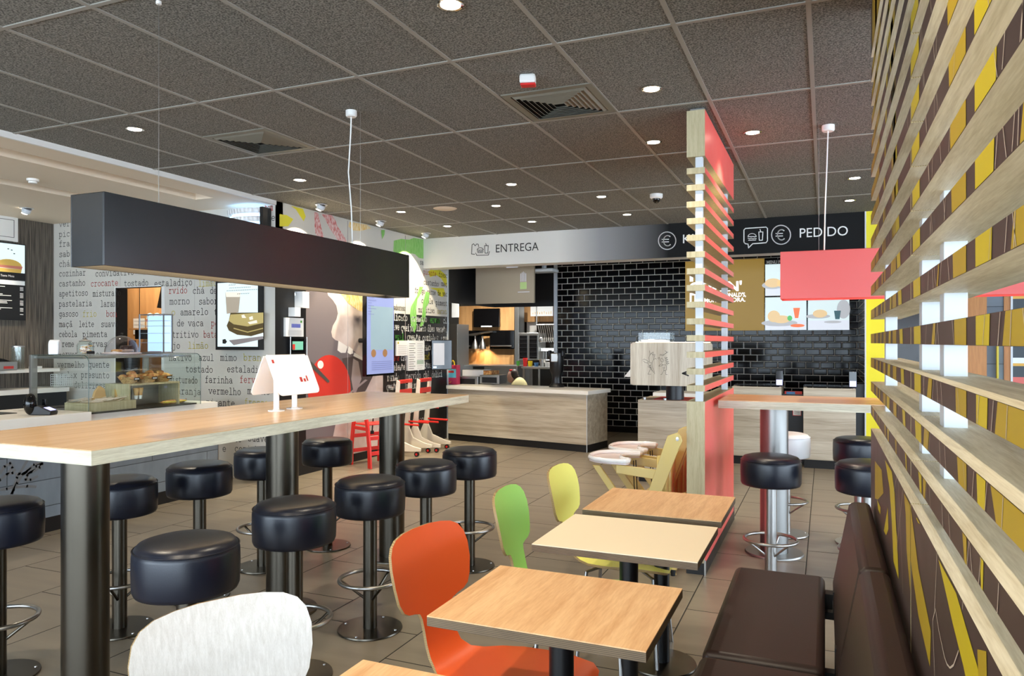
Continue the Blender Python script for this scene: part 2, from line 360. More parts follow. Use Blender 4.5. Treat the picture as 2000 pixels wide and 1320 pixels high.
G = {
 'a': [arc(2.6, 3.5, 1.6, 1.5, 165, 0)+[(4.2, .5), (5.3, 0)], el(2.5, 1.4, 1.7, 1.4)],
 'b': [[(.4, 7.5), (1.2, 7.5), (1.2, 0)], el(3, 2.5, 1.9, 2.5)],
 'c': [arc(3, 2.5, 2.1, 2.5, 45, 318), [(4.6, 5), (4.6, 3.6)]],
 'd': [[(3.7, 7.5), (4.6, 7.5), (4.6, 0), (5.5, 0)], el(2.8, 2.5, 1.9, 2.5)],
 'e': [[(.9, 2.6), (5.1, 2.6)]+arc(3, 2.5, 2.1, 2.5, 5, 322)],
 'f': [[(2.5, 0)]+[(2.5, 5.8)]+arc(3.9, 6, 1.4, 1.5, 180, 60), [(1, 5), (4.6, 5)], [(1, 0), (4.3, 0)]],
 'g': [el(2.7, 2.8, 1.9, 2.2), [(5.5, 5), (4.6, 5), (4.6, -.6)]+arc(3, -.7, 1.6, 1.5, 0, -160)],
 'h': [[(.5, 7.5), (1.3, 7.5), (1.3, 0)], arc(2.9, 3.4, 1.6, 1.6, 180, 0)+[(4.5, 0)], [(.4, 0), (2.2, 0)], [(3.6, 0), (5.4, 0)]],
 'i': [[(1.3, 5), (3, 5), (3, 0)], [(.9, 0), (5.1, 0)], [(3, 6.7), (3, 7.4)]],
 'j': [[(1.6, 5), (3.9, 5), (3.9, -.8)]+arc(2.5, -.8, 1.4, 1.4, 0, -140), [(3.9, 6.7), (3.9, 7.4)]],
 'l': [[(1.4, 7.5), (3, 7.5), (3, 0)], [(.9, 0), (5.1, 0)]],
 'm': [[(.2, 5), (.9, 5), (.9, 0)], arc(2, 4, 1.05, 1, 180, 0)+[(3.05, 0)], arc(4.1, 4, 1.05, 1, 180, 0)+[(5.15, 0)], [(.3, 0), (1.6, 0)], [(2.5, 0), (3.7, 0)], [(4.6, 0), (5.9, 0)]],
 'n': [[(.5, 5), (1.3, 5), (1.3, 0)], arc(2.9, 3.4, 1.6, 1.6, 180, 0)+[(4.5, 0)], [(.4, 0), (2.2, 0)], [(3.6, 0), (5.4, 0)]],
 'o': [el(3, 2.5, 2.1, 2.5)],
 'p': [[(.3, 5), (1.2, 5), (1.2, -2.3)], [(.3, -2.3), (2.5, -2.3)], el(3, 2.5, 1.9, 2.5)],
 'q': [[(5.5, 5), (4.6, 5), (4.6, -2.3)], [(3.4, -2.3), (5.5, -2.3)], el(2.8, 2.5, 1.9, 2.5)],
 'r': [[(.8, 5), (2.2, 5), (2.2, 0)], [(.8, 0), (4, 0)], arc(3.9, 3.2, 1.7, 1.8, 180, 50)],
 's': [[(4.7, 3.8)]+arc(3, 3.8, 1.7, 1.2, 40, 250)+arc(3, 1.3, 1.8, 1.3, 80, -140), [(4.7, 5), (4.7, 3.8)], [(1.2, 0), (1.2, 1.2)]],
 't': [[(2.3, 6.8), (2.3, 1.3)]+arc(3.6, 1.3, 1.3, 1.3, 180, 330), [(.8, 5), (4.6, 5)]],
 'u': [[(.4, 5), (1.3, 5)]+arc(2.9, 1.6, 1.6, 1.6, 180, 360), [(3.7, 5), (4.5, 5), (4.5, 0), (5.4, 0)]],
 'v': [[(1, 5), (3, 0), (5, 5)], [(.2, 5), (1.9, 5)], [(4.1, 5), (5.8, 5)]],
 'x': [[(1, 5), (5, 0)], [(5, 5), (1, 0)], [(.4, 5), (1.8, 5)], [(4.2, 5), (5.6, 5)], [(.4, 0), (1.8, 0)], [(4.2, 0), (5.6, 0)]],
 'z': [[(1, 3.8), (1, 5), (4.8, 5), (1, 0), (5, 0), (5, 1.2)]],
}
ACC = {'ã': ('a', [[(1.4, 6.6), (2.2, 7.2), (3.4, 6.6), (4.2, 7.2)]]), 'á': ('a', [[(2.6, 6.3), (3.8, 7.8)]]), 'ó': ('o', [[(2.6, 6.3), (3.8, 7.8)]]),
       'ç': ('c', [[(3, 0), (3.4, -1.1), (2.4, -1.9)]])}
def typed(mb, word, u0, u1, v, plane, val, xh=.047, wt=.0068, mat=None):
    """typewriter word on a wall plane: spans u0..u1, baseline v (pixels measured on the photo) -> real positions on the wall"""
    fn = atX if plane == 'X' else atY
    a = fn(u0, v, val); b = fn(u1, v, val)
    n = len(word); ax = (1 if plane == 'X' else 0)
    z = a.z; p0 = a[ax]; p1 = b[ax]; cell = (p1-p0)/n; sx = cell/6.0; sz = xh/5.0
    for i, ch in enumerate(word):
        if ch == ' ': continue
        st = []
        if ch in ACC: st = G[ACC[ch][0]]+ACC[ch][1]
        else: st = G.get(ch, [])
        for line in st:
            P = [(p0+i*cell+x*sx, z+y*sz) for x, y in line]
            for k in range(len(P)-1):
                (xa, za), (xb, zb) = P[k], P[k+1]
                dx, dz = xb-xa, zb-za; L = math.hypot(dx, dz) or 1
                nx, nz = -dz/L*wt/2, dx/L*wt/2; ex, ez = dx/L*wt*.3, dz/L*wt*.3
                q = [(xa-ex+nx, za-ez+nz), (xb+ex+nx, zb+ez+nz), (xb+ex-nx, zb+ez-nz), (xa-ex-nx, za-ez-nz)]
                if plane == 'X': mb.add([(val, s_, t_) for s_, t_ in q], [(0, 1, 2, 3)], mat)
                else: mb.add([(s_, val, t_) for s_, t_ in q], [(0, 1, 2, 3)], mat)
def poly_on(mb, pts, plane, val, mat, off=(0, 0), sc=1.0):
    fn = atX if plane == 'X' else atY
    P = [fn(off[0]+x/sc, off[1]+y/sc, val) for x, y in pts]
    mb.add(P, [tuple(range(len(P)))], mat)

ZC = 3.02
# ================================================================ THE ROOM
YM = 6.37     # café text wall
XM = -5.45    # mural wall
mb = MB().box(-12, 7, -4, 18, -.1, 0); struct('floor', mb, floor_m, smooth=False)
# grid ceiling
mb = MB().box(-5.46, 7, -4, 18, ZC, ZC+.1); ceil_o = struct('ceiling', mb, ceil_tile, smooth=False)
mb = MB()
x = -.055-.6*9
while x < 7:
    if x > XM: mb.box(x-.012, x+.012, -4, 9.62, ZC-.005, ZC+.002)
    x += .5985
y = 3.57-1.2175*6
while y < 9.6:
    mb.box(-5.44, 7, y-.012, y+.012, ZC-.0055, ZC+.002); y += 1.2175
mb.build('ceiling_grid', grid_metal, ceil_o, smooth=False)
# café plaster ceiling with two recesses (made of strips around the openings)
zc = 2.985
def strips(mb, x0, x1, y0, y1, holes, z0, z1):
    xs = sorted({x0, x1} | {h[0] for h in holes} | {h[1] for h in holes})
    for i in range(len(xs)-1):
        xa, xb = xs[i], xs[i+1]; hs = sorted([h for h in holes if h[0] <= xa and h[1] >= xb], key=lambda h: h[2]); y = y0
        for h in hs: mb.box(xa, xb, y, h[2], z0, z1); y = h[3]
        mb.box(xa, xb, y, y1, z0, z1)
holes = [(-6.05, -5.80, -2, 5.85), (-7.12, -6.88, -2, 5.85)]
mb = MB(); strips(mb, -12, -5.46, -4, YM, holes, zc, zc+.09)
mb.box(-12, -5.46, -4, YM, zc+.09, zc+.14)
c2 = MB(); o = struct('ceiling_cafe', mb, cream, smooth=False)
mb = MB().box(-5.46, -5.435, -4, YM, 2.975, 3.02); struct('trim_1', mb, white_p, smooth=False)
# café text wall (faces the camera) with serving hatch
hx0, hx1, hz1 = -7.857, -7.075, 2.15
mb = MB().box(-8.95, hx0, YM, YM+.12, 0, 3.1).box(hx0, hx1, YM, YM+.12, hz1, 3.1).box(hx1, -5.45, YM, YM+.12, 0, 3.1).box(hx0, hx1, YM, YM+.12, 0, .9)
wall_t = struct('wall_back_cafe', mb, white_wall, smooth=False)
mb = MB()
for u in (380, 235): 
    p = atY(u, 600, YM)
    mb.box(p.x-.0015, p.x+.0015, YM-.001, YM, .1 if u == 380 else hz1, 2.98)
mb.build('panel_joint', pr_gray, wall_t, smooth=False)
mb = MB().box(hx0-.012, hx0, YM-.006, YM+.0, .9, hz1+.012).box(hx1-.03, hx1+.012, YM-.006, YM+.12, .9, hz1+.012).box(hx0, hx1, YM-.006, YM+.12, hz1, hz1+.012)
mb.build('hatch_frame', white_p, wall_t, smooth=False)
rows = [
 (443, [('ver', 115, 137)]), (463, [('pic', 115, 137)]), (482, [('fra', 115, 137)]), (502, [('sab', 115, 137)]), (521, [('chá', 115, 137)]),
 (540, [('cozinhar', 115, 168), ('convidativo', 186, 262)]),
 (559.5, [('castanho', 115, 167), ('crocante', 177, 231, 'r'), ('tostado', 242, 290), ('estaladiço', 301, 376), ('limão', 387, 424, 'y')]),
 (579, [('apetitoso', 115, 172), ('misturado', 181, 236)]),
 (599, [('pastelaria', 115, 180), ('laranj', 196, 234)]),
 (618.5, [('gasoso', 115, 153), ('frio', 161, 189, 'y'), ('bom', 207, 228, 'r')]),
 (638.5, [('maçã', 115, 142), ('leite', 154, 184), ('suave', 197, 231)]),
 (658, [('cebola', 115, 151), ('pimenta', 161, 210)]),
 (677, [('creme', 115, 145), ('ervas', 172, 210)]),
 (697, [('ferver', 115, 152), ('estar', 165, 202)]),
 (717, [('vermelho', 112, 165), ('quente', 172, 214)]),
 (737, [('relax', 118, 150), ('presunto', 158, 214)]),
 (757, [('chá', 112, 132), ('deliciosa', 144, 208)]),
 (573.5, [('rvido', 329, 366, 'r'), ('chá', 376, 400), ('delicioso', 410, 470)]),
 (594.5, [('morno', 331, 371), ('saboroso', 388, 448)]),
 (615.5, [('o', 334, 343, 'y'), ('amarelo', 352, 407), ('tostado', 418, 468)]),
 (637, [('e', 331, 339), ('de', 345, 360), ('vaca', 367, 398), ('pepino', 412, 458, 'r')]),
 (659, [('tritivo', 336, 388), ('batata', 397, 440, 'r')]),
 (680.5, [('ijo', 329, 352), ('limão', 367, 407, 'y'), ('óleo', 421, 452)]),
 (704, [('nativo', 330, 375), ('azul', 388, 418), ('mimo', 430, 463), ('branco', 475, 529, 'y')]),
 (726.5, [('tostado', 362, 416), ('estaladiço', 443, 522)]),
 (747, [('misturado', 330, 386), ('farinha', 400, 455), ('fervido', 468, 522, 'r')]),
 (769, [('laranja', 338, 393), ('vermelho', 407, 471), ('morno', 483, 528)]),
 (791, [('bom', 362, 388, 'r'), ('picante', 403, 459), ('fresco', 477, 524, 'y')]),
 (815, [('suave', 370, 410), ('gasoso', 425, 470)]), (838, [('castanho', 400, 462), ('leite', 480, 520)]),
 (861, [('leite', 437, 472), ('suave', 484, 524)]), (881.5, [('e', 434, 442), ('cozinhar', 458, 522)]), (904, [('carne', 456, 496)]),
 (412, [('bom', 517, 533, 'r'), ('cremoso', 352, 410)]), (434, [('suave', 495, 538)]),
]
tm = {'k': MB(), 'r': MB(), 'y': MB(), 'g': MB(), 'w': MB()}
for v, ws in rows:
    for w in ws: typed(tm[w[3] if len(w) > 3 else 'k'], w[0], w[1], w[2], v, 'Y', YM-.0015, .049, .0068)
tm['k'].build('black_lettering', ink, wall_t, smooth=False); tm['r'].build('red_lettering', ink_red, wall_t, smooth=False); tm['y'].build('yellow_lettering', ink_yel, wall_t, smooth=False)
mb = MB().box(-5.9, -5.45, YM-.012, YM, 0, .1); struct('baseboard_cafe', mb, black_matte, smooth=False)
# left fluted wall
mb = MB().box(-9.07, -8.95, -4, 7.3, 0, 3.1); struct('wall_left_cafe', mb, dark_flute, smooth=False)
# mural wall
mb = MB().box(XM-.12, XM, YM-.001, 10.3, 0, 3.02); wall_m = struct('wall_left', mb, white_wall, smooth=False)
a = MB(); X1 = XM+.0012; X2 = XM+.0024; X3 = XM+.0036; X4 = XM+.0048
def q4(mb, y0, y1, z0, z1, x, m): mb.add([(x, y0, z0), (x, y1, z0), (x, y1, z1), (x, y0, z1)], [(0, 1, 2, 3)], m)
a = MB(); q4(a, 6.365, 6.88, 0, 2.35, X1, black_p); a.build('black_panel_print', None, wall_m, smooth=False)
a = MB(); q4(a, 6.88, 8.39, 0, 2.35, X1, pr_mauve)
a.build('mauve_background_print', None, wall_m, smooth=False)
a = MB(); q4(a, 8.39, 10.3, 0, 1.895, X1, black_p); a.build('black_text_panel', None, wall_m, smooth=False)
face = MB()
poly_on(face, [(636, 560), (641, 577), (650, 586), (657, 597), (660, 612), (657, 624), (650, 636), (647, 648), (649, 658), (655, 664), (661, 666), (668, 672), (678, 676), (690, 684), (700, 694), (717, 704), (722, 560)], 'X', X2, pr_skin)
poly_on(face, [(661, 665), (659, 684), (666, 689), (675, 689), (679, 677)], 'X', X3, pr_teeth)
poly_on(face, [(681, 676), (678, 688), (684, 692), (690, 690), (689, 682)], 'X', X3, pr_teeth)
poly_on(face, [(692, 688), (690, 695), (712, 706), (716, 703)], 'X', X3, pr_teeth)
poly_on(face, [(668, 700), (690, 696), (716, 708), (728, 735), (715, 760), (690, 790), (676, 740)], 'X', X2, pr_dark)
poly_on(face, [(716, 708), (748, 700), (748, 880), (676, 890), (640, 905), (655, 830), (690, 792), (715, 762), (728, 735)], 'X', X2, pr_skin)
poly_on(face, [(690, 700), (700, 706), (706, 740), (692, 775), (686, 740)], 'X', X3, pr_gray)
face.build('face_print', None, wall_m, smooth=False)
tom = MB(); poly_on(tom, [(643+42*math.cos(t*PI/16), 760+67*math.sin(t*PI/16)) for t in range(32)], 'X', X3, pr_red2)
poly_on(tom, [(626+6*math.cos(t*PI/8), 712+8*math.sin(t*PI/8)) for t in range(16)], 'X', X4, pr_teeth)
tom.build('tomato_print', None, wall_m, smooth=False)
fk = MB(); poly_on(fk, [(602, 704), (608, 706), (644, 744), (641, 748), (604, 714)], 'X', XM+.006, steel); poly_on(fk, [(676, 772), (681, 772), (718, 742), (713, 741)], 'X', XM+.006, pr_gray)
fk.build('fork_print', None, wall_m, smooth=False)
O1 = (540, 390); br = MB()
for pts in ([(740, 240), (810, 250), (850, 430), (890, 600), (945, 800), (800, 800), (745, 580)], [(880, 280), (1080, 300), (1150, 400), (1190, 520), (1300, 680), (1420, 900), (1260, 900), (1130, 690), (1040, 560), (960, 400)]):
    poly_on(br, pts, 'X', X1, pr_red, O1, 10)
br.build('red_brush_print', None, wall_m, smooth=False)
br = MB()
for pts in ([(60, 280), (200, 300), (330, 380), (230, 520), (60, 520)], [(280, 120), (520, 180), (570, 330), (530, 420), (450, 300), (380, 190)]): poly_on(br, pts, 'X', X1, pr_yel, O1, 10)
for pts in ([(1060, 1000), (1160, 910), (1280, 930), (1430, 1060), (1500, 1320), (1420, 1280), (1340, 1140), (1240, 1070), (1100, 1110)], [(1090, 1340), (1390, 1350), (1430, 1470), (1370, 1540), (1300, 1520), (1240, 1400)]):
    poly_on(br, pts, 'X', X1, pr_yel, (740, 440), 11)
br.build('yellow_brush_print', None, wall_m, smooth=False)
br = MB(); poly_on(br, [(1430, 430), (1770, 490), (1850, 560), (1640, 610), (1500, 600), (1400, 520)], 'X', X1, pr_org, O1, 10)
poly_on(br, [(655, 560), (716, 580), (716, 612), (700, 606), (680, 592)], 'X', X3, pr_org); br.build('orange_brush_print', None, wall_m, smooth=False)
br = MB()
for pts, sc_, of in (([(320, 330), (480, 290), (650, 310), (750, 268), (985, 310), (985, 720), (860, 700), (780, 620), (700, 600), (520, 640), (310, 560)], 11, (740, 440)), ([(50, 100), (130, 100), (120, 200), (70, 300)], 11, (740, 440)),
    ([(870, 0), (950, 0), (900, 150), (830, 260), (800, 480), (815, 700), (800, 900), (760, 990), (690, 830), (670, 600), (690, 430), (820, 200)], 11, (740, 560)),
    ([(1010, 100), (1090, 130), (1070, 350), (1010, 450), (1010, 600), (990, 740), (920, 870), (880, 850), (930, 600), (950, 350)], 11, (740, 560))):
    poly_on(br, pts, 'X', X3, pr_grn, of, sc_)
br.build('green_brush_print', None, wall_m, smooth=False)
tm = {'k': MB(), 'r': MB(), 'y': MB(), 'g': MB(), 'w': MB()}
W = [('sab', 820, 831, 516, 'k'), ('picante', 827, 852, 535, 'r'), ('fresco', 857, 877, 540, 'k'), ('castanho', 827, 857, 555, 'k'), ('maçã', 862, 877, 558, 'k'), ('frango', 810, 830, 571, 'k'), ('carne de vaca', 834, 877, 574, 'k'),
     ('cebola', 823, 846, 591, 'k'), ('pimenta', 851, 877, 595, 'k'), ('saboroso', 768, 792, 605, 'k'), ('nutritivo', 817, 849, 609, 'k'), ('batata', 854, 876, 612, 'y'),
     ('licado', 768, 796, 625, 'w'), ('cremoso', 803, 834, 627, 'w'), ('ervas', 840, 860, 630, 'g'), ('chá', 865, 877, 631, 'w'),
     ('ave', 768, 780, 644, 'w'), ('queijo', 783, 808, 646, 'w'), ('limão', 813, 832, 646, 'w'), ('óleo', 835, 849, 647, 'w'), ('vegetal', 852, 876, 648, 'w'),
     ('ural', 772, 789, 664, 'g'), ('quente', 795, 821, 664, 'w'), ('cozinhar', 825, 857, 665, 'w'), ('azul', 861, 876, 666, 'w'),
     ('branco', 820, 844, 684, 'w'), ('nte', 768, 780, 704, 'r'), ('crocante', 783, 811, 704, 'w'), ('estrad', 817, 839, 702, 'y'), ('excelente', 757, 791, 724, 'w'), ('apetitoso', 812, 847, 720, 'w'), ('mistur', 848, 866, 718, 'w'),
     ('farinha', 756, 780, 744, 'w'), ('fervido', 793, 822, 741, 'w'), ('chá', 827, 838, 738, 'w'), ('delici', 843, 864, 737, 'w'), ('quente', 755, 775, 762, 'w'), ('relax', 793, 812, 760, 'w'), ('suave', 758, 778, 782, 'w'), ('fresco', 806, 831, 828, 'w'), ('leite', 800, 820, 806, 'w')]
for w, u0, u1, v, c in W: typed(tm[c], w, u0, u1, v, 'X', XM+.0058 if c != 'k' and c != 'r' or v > 615 else XM+.003, .05 if v < 616 else .062, .008 if v < 616 else .012)
for c, m, n in (('k', ink, 'black_lettering'), ('r', ink_red, 'red_lettering'), ('y', ink_yel, 'yellow_lettering'), ('g', ink_grn, 'green_lettering'), ('w', ink_white, 'white_lettering')): tm[c].build(n, m, wall_m, smooth=False)
mb = MB()
for y in (7.68, 9.05): mb.box(XM, XM+.0062, y-.0015, y+.0015, .1, 3.0)
mb.build('panel_joint', pr_gray, wall_m, smooth=False)
mb = MB().box(XM, XM+.012, 6.37, 10.1, 0, .1); struct('baseboard_left', mb, black_matte, smooth=False)
mb = MB().box(XM-.13, XM+.02, 10.3, 10.325, 0, 2.65); struct('trim_2', mb, white_metal, smooth=False)
# sign bulkhead
YF = 9.56; FX1 = .44
m, nt, b = newmat('bulkhead_fade')
tc = nt.nodes.new('ShaderNodeTexCoord'); sp = nt.nodes.new('ShaderNodeSeparateXYZ'); nt.links.new(tc.outputs['Object'], sp.inputs[0])
mr = nt.nodes.new('ShaderNodeMapRange'); mr.inputs['From Min'].default_value = -3.35; mr.inputs['From Max'].default_value = -1.85
nt.links.new(sp.outputs['X'], mr.inputs['Value'])
cr = nt.nodes.new('ShaderNodeValToRGB'); cr.color_ramp.elements[0].color = srgb(222, 220, 214); cr.color_ramp.elements[1].color = srgb(13, 13, 14); e = cr.color_ramp.elements.new(.4); e.color = srgb(150, 150, 152)
nt.links.new(mr.outputs['Result'], cr.inputs['Fac']); nt.links.new(cr.outputs['Color'], b.inputs['Base Color']); b.inputs['Roughness'].default_value = .6; b.inputs['Specular IOR Level'].default_value = .2
fade = m
mb = MB().box(XM, FX1, YF, YF+.02, 2.585, 3.02, fade).box(XM, FX1, YF+.02, YF+.30, 2.585, 2.61, white_p)
wall_f = struct('wall_front_bulkhead', mb, smooth=False)
sg = MB(); YS = YF-.004
def line_on(mb, pts, wt, mat, plane='Y', val=YS, closed=False):
    fn = atX if plane == 'X' else atY
    P = [fn(u, v, val) for u, v in pts]
    if closed: P = P+[P[0]]
    for k in range(len(P)-1):
        d = P[k+1]-P[k]; L = d.length or 1; d = d/L
        n = (Vector((-d.z, 0, d.x)) if plane == 'Y' else Vector((0, -d.z, d.y)))*wt/2; e = d*wt*.4
        mb.add([P[k]-e+n, P[k+1]+e+n, P[k+1]+e-n, P[k]-e-n], [(0, 1, 2, 3)], mat)
def sign(word, u0, v0, u1, v1, h, mat):
    p = atY(u0, v0, YS); q = atY(u1, v1, YS); put_text(sg, word, p, (1, 0, 0), (0, 0, 1), q.x-p.x, h, mat)
sign('ENTREGA', 968.5, 493, 1052, 491, .113, ink)
sign('KIOSK', 1334, 475, 1410, 473, .112, ink_white); sign('PEDIDO', 1562, 464, 1656, 460, .112, ink_white)
for cu, cv in ((1303, 470), (1525.5, 458.5)):
    rr = 17 if cu < 1400 else 18.5
    line_on(sg, [(cu+rr*math.cos(t*PI/16), cv+rr*math.sin(t*PI/16)) for t in range(32)], .012, ink_white, closed=True)
    line_on(sg, [(cu+1+8*math.cos(R(a)), cv+10*math.sin(R(a))) for a in range(50, 320, 15)], .013, ink_white)
    line_on(sg, [(cu-10, cv-2.5), (cu+3, cv-2.8)], .01, ink_white); line_on(sg, [(cu-10, cv+2.5), (cu+3, cv+2.2)], .01, ink_white)
def burger(cu, cv, s_, mat):
    line_on(sg, [(cu-8*s_, cv-1*s_)]+[(cu+8*s_*math.cos(R(a)), cv-1*s_-6*s_*math.sin(R(a))) for a in range(180, -1, -20)]+[(cu-8*s_, cv-1*s_)], .009, mat)
    line_on(sg, [(cu-8*s_, cv+2*s_), (cu-5*s_, cv+3.2*s_), (cu-2*s_, cv+2*s_), (cu+2*s_, cv+3.2*s_), (cu+5*s_, cv+2*s_), (cu+8*s_, cv+3*s_)], .009, mat)
    line_on(sg, [(cu-7*s_, cv+6*s_), (cu+7*s_, cv+5.6*s_)], .009, mat)
def cup(cu, cv, s_, mat):
    line_on(sg, [(cu-4*s_, cv-8*s_), (cu+4*s_, cv-8.2*s_), (cu+3*s_, cv+8*s_), (cu-3*s_, cv+8.2*s_)], .009, mat, closed=True); line_on(sg, [(cu, cv-8*s_), (cu-1.5*s_, cv-13*s_)], .009, mat)
line_on(sg, [(1456, 446), (1496, 443.5), (1499, 446), (1499, 470), (1496, 474), (1470, 476), (1462, 484), (1461, 476.5), (1456, 476), (1453, 473), (1453, 449)], .011, ink_white, closed=True)
burger(1469, 463, 1.0, ink_white); cup(1486, 461, 1.0, ink_white)
line_on(sg, [(921, 496), (922, 478), (925, 476), (928, 480), (931, 476.5), (934, 477), (935, 482)], .009, ink); line_on(sg, [(921, 496), (927, 496.5)], .009, ink)
burger(938, 489, .75, ink); cup(950, 487, .9, ink); line_on(sg, [(929, 494), (931, 498.5), (954, 498), (956, 491)], .009, ink)
sg.build('sign_lettering', None, wall_f, smooth=False)
# tile wall at the back and side return
YT = 12.1
mb = MB().box(-4.27, .45, YT, YT+.1, .1, 3.02); wt_ = struct('wall_back', mb, subway, smooth=False)
mb = MB().box(-4.27, .45, YT-.012, YT+.05, 0, .1); struct('baseboard_back', mb, black_gloss, smooth=False)
mb = MB().box(-4.31, -4.25, YT-.03, YT+.1, 0, 2.9); struct('trim_3', mb, white_metal, smooth=False)
mb = MB().box(.45, .6, YF+.03, YT, 0, 3.02); struct('wall_right_tiled', mb, subway_y, smooth=False)
# right-hand wall pieces seen through the slats
mb = MB().box(.44, .72, YF, YF+.03, 0, 3.02); struct('wall_right_yellow', mb, yellow_wall, smooth=False)
mb = MB().box(.425, .44, YF-.01, YF+.03, 0, 3.02); struct('trim_4', mb, white_metal, smooth=False)
mb = MB().box(.72, 1.40, YF, YF+.03, 0, 3.02); struct('wall_right_black', mb, dark_window, smooth=False)
mb = MB().box(1.40, 1.64, YF, YF+.05, 0, 3.02, door_wood).box(1.64, 1.80, YF+.01, YF+.03, 0, 2.2, concrete).box(1.64, 1.80, YF, YF+.05, 2.2, 3.02, door_wood).box(1.80, 1.86, YF, YF+.05, 0, 3.02, door_wood)
dr = struct('door_1', mb, smooth=False)
MB().box(1.725, 1.745, YF-.04, YF, .9, 1.48).build('door_handle', ink_yel, dr, bevel=.004)
MB().box(1.70, 1.73, YF-.02, YF+.01, 1.65, 1.72).build('door_lock', steel, dr)
mb = MB(); zz = 0; cols = [srgb(70, 78, 84), srgb(232, 236, 238), srgb(226, 176, 84), srgb(70, 78, 84), srgb(216, 112, 104), srgb(70, 78, 84), srgb(160, 210, 80), srgb(70, 78, 84), srgb(216, 112, 104)]
sm = [plain('stripe_%d' % i, c, .6) for i, c in enumerate(cols)]
k = 0
while zz < 3.02:
    h = [.09, .05, .1, .05, .1, .12, .03, .06, .13][k % 9]; mb.box(1.88, 7, YF, YF+.03, zz, min(zz+h, 3.02), sm[(8-k) % 9]); zz += h; k += 1
struct('wall_right_striped', mb, smooth=False)
mb = MB().box(1.86, 1.88, YF-.01, YF+.03, 0, 3.02); struct('trim_5', mb, white_metal, smooth=False)
# glazed front behind the camera and right side: piers and mullions, daylight enters between them
mb = MB().box(-9.07, 7, -4.1, -4, 0, .35).box(-9.07, 7, -4.1, -4, 2.7, 3.1)
for x in (-9.0, -6.2, -3.4, -.6, 2.2, 5.0, 6.95): mb.box(x-.04, x+.04, -4.1, -4.0, .35, 2.7)
struct('wall_rear_glazing', mb, black_p, smooth=False)
mb = MB().box(6.9, 7, -4, 9.6, 0, .35).box(6.9, 7, -4, 9.6, 2.7, 3.1)
for y in (-3.9, -1.2, 1.5, 4.2, 6.9, 9.5): mb.box(6.9, 7, y-.04, y+.04, .35, 2.7)
struct('wall_right_glazing', mb, black_p, smooth=False)

# ================================================================ CEILING FIXTURES
def spot(loc, tgt, power, size, blend, col, parent=None, radius=.03):
    l = bpy.data.lights.new('spot_light', 'SPOT'); l.energy = power; l.spot_size = size; l.spot_blend = blend; l.color = col; l.shadow_soft_size = radius
    o = bpy.data.objects.new('spot_light', l); COL.objects.link(o); o.location = loc
    d = Vector(tgt)-Vector(loc); o.rotation_euler = d.to_track_quat('-Z', 'Y').to_euler(); return o
dl = [(-4.529, 3.826, 'left part, near the left square vent'), (-4.528, 5.626, 'beyond the left vent, over the black hanging lamp'), (-1.552, 2.968, 'largest one, cut by the top edge of the photo'), (-.958, 4.423, 'right of the right square vent'),
      (-1.198, 5.603, 'in the dark patch left of the red slatted screen'), (-.483, 5.626, 'with a red rim, right of the red slatted screen'), (-2.777, 6.57, 'middle of the ceiling, between the two vents and the sign'), (-3.371, 7.536, 'right of the round white speaker disc'),
      (-4.544, 7.457, 'left of the round white speaker disc'), (-2.148, 7.492, 'third in line left of the dome camera'), (-2.169, 8.661, 'just above the middle of the sign bulkhead'), (-3.399, 8.703, 'right above the word ENTREGA'),
      (.252, 7.552, 'right side, above the red hanging lamp cable'), (.241, 8.726, 'far right, closest to the word PEDIDO'), (-4.55, 8.614, 'far left, by the corner of bulkhead and mural')]
def down0():
    t = thing('downlight', '', 'ceiling light')
    MB().lathe([(.044, 0), (.058, -.004), (.062, -.002), (.062, .002)], (0, 0, 0), 32).build('rim', chrome, t)
    MB().lathe([(.0001, -.0035), (.046, -.003)], (0, 0, 0), 32).build('lens', em_down, t)
    return t
first = True
for x, y, d in dl:
    if first: d0 = down0(); t = d0; first = False; t.location = (x, y, ZC-.004)
    else: t = dup(d0, (x, y, ZC-.004))
    t['label'] = 'round recessed white ceiling downlight, '+d; t['group'] = 'downlights in the dark ceiling'
    spot((x, y, ZC-.02), (x, y, 0), 58, R(110), .7, (1, .86, .66))
for x, y in ((-3.4, 2.0), (-.4, 1.2), (-1.6, .6), (1.6, 3.4), (1.6, 6.2)): spot((x, y, ZC-.02), (x, y, 0), 80, R(115), .7, (1, .86, .66))  # unseen extra spots without fixtures, added for more light from above
def gimbal(x, y, z, label):
    t = thing('spotlight', label, 'spotlight', (x, y, z), 0)
    MB().lathe([(.05, 0), (.066, -.005), (.07, 0)], (0, 0, 0), 28).build('rim', white_p, t)
    M = Matrix.Translation((-.0, 0, -.012)) @ Matrix.Rotation(R(30), 4, 'Y')
    MB().lathe([(.0001, .012), (.045, .01), (.045, -.03), (.034, -.045), (.0001, -.045)], (0, 0, 0), 24, None, M).build('head', white_metal, t)
    M2 = Matrix.Translation((-.02, 0, -.028)) @ Matrix.Rotation(R(30), 4, 'Y')
    MB().lathe([(.0001, -.033), (.03, -.033)], (-.004, 0, 0), 20, None, M2).build('lens', em_down, t)
    return t
for y, d in ((6.729, 'nearest to the café corner'), (7.92, 'middle one of the three along the mural'), (9.06, 'last one, next to the sign bulkhead')):
    gimbal(-5.12, y, ZC-.006, 'tilted white ceiling spotlight washing the mural, '+d)
    spot((-5.08, y, ZC-.07), (XM-.02, y, 1.95), 150, R(88), .15, (1, .86, .60), radius=.012)
gimbal(-8.15, 5.49, zc-.004, 'tilted white spotlight in the plaster ceiling above the menu boards')
spot((-8.1, 5.4, 2.9), (-8.9, 5.2, 1.6), 60, R(80), .5, (1, .86, .66))
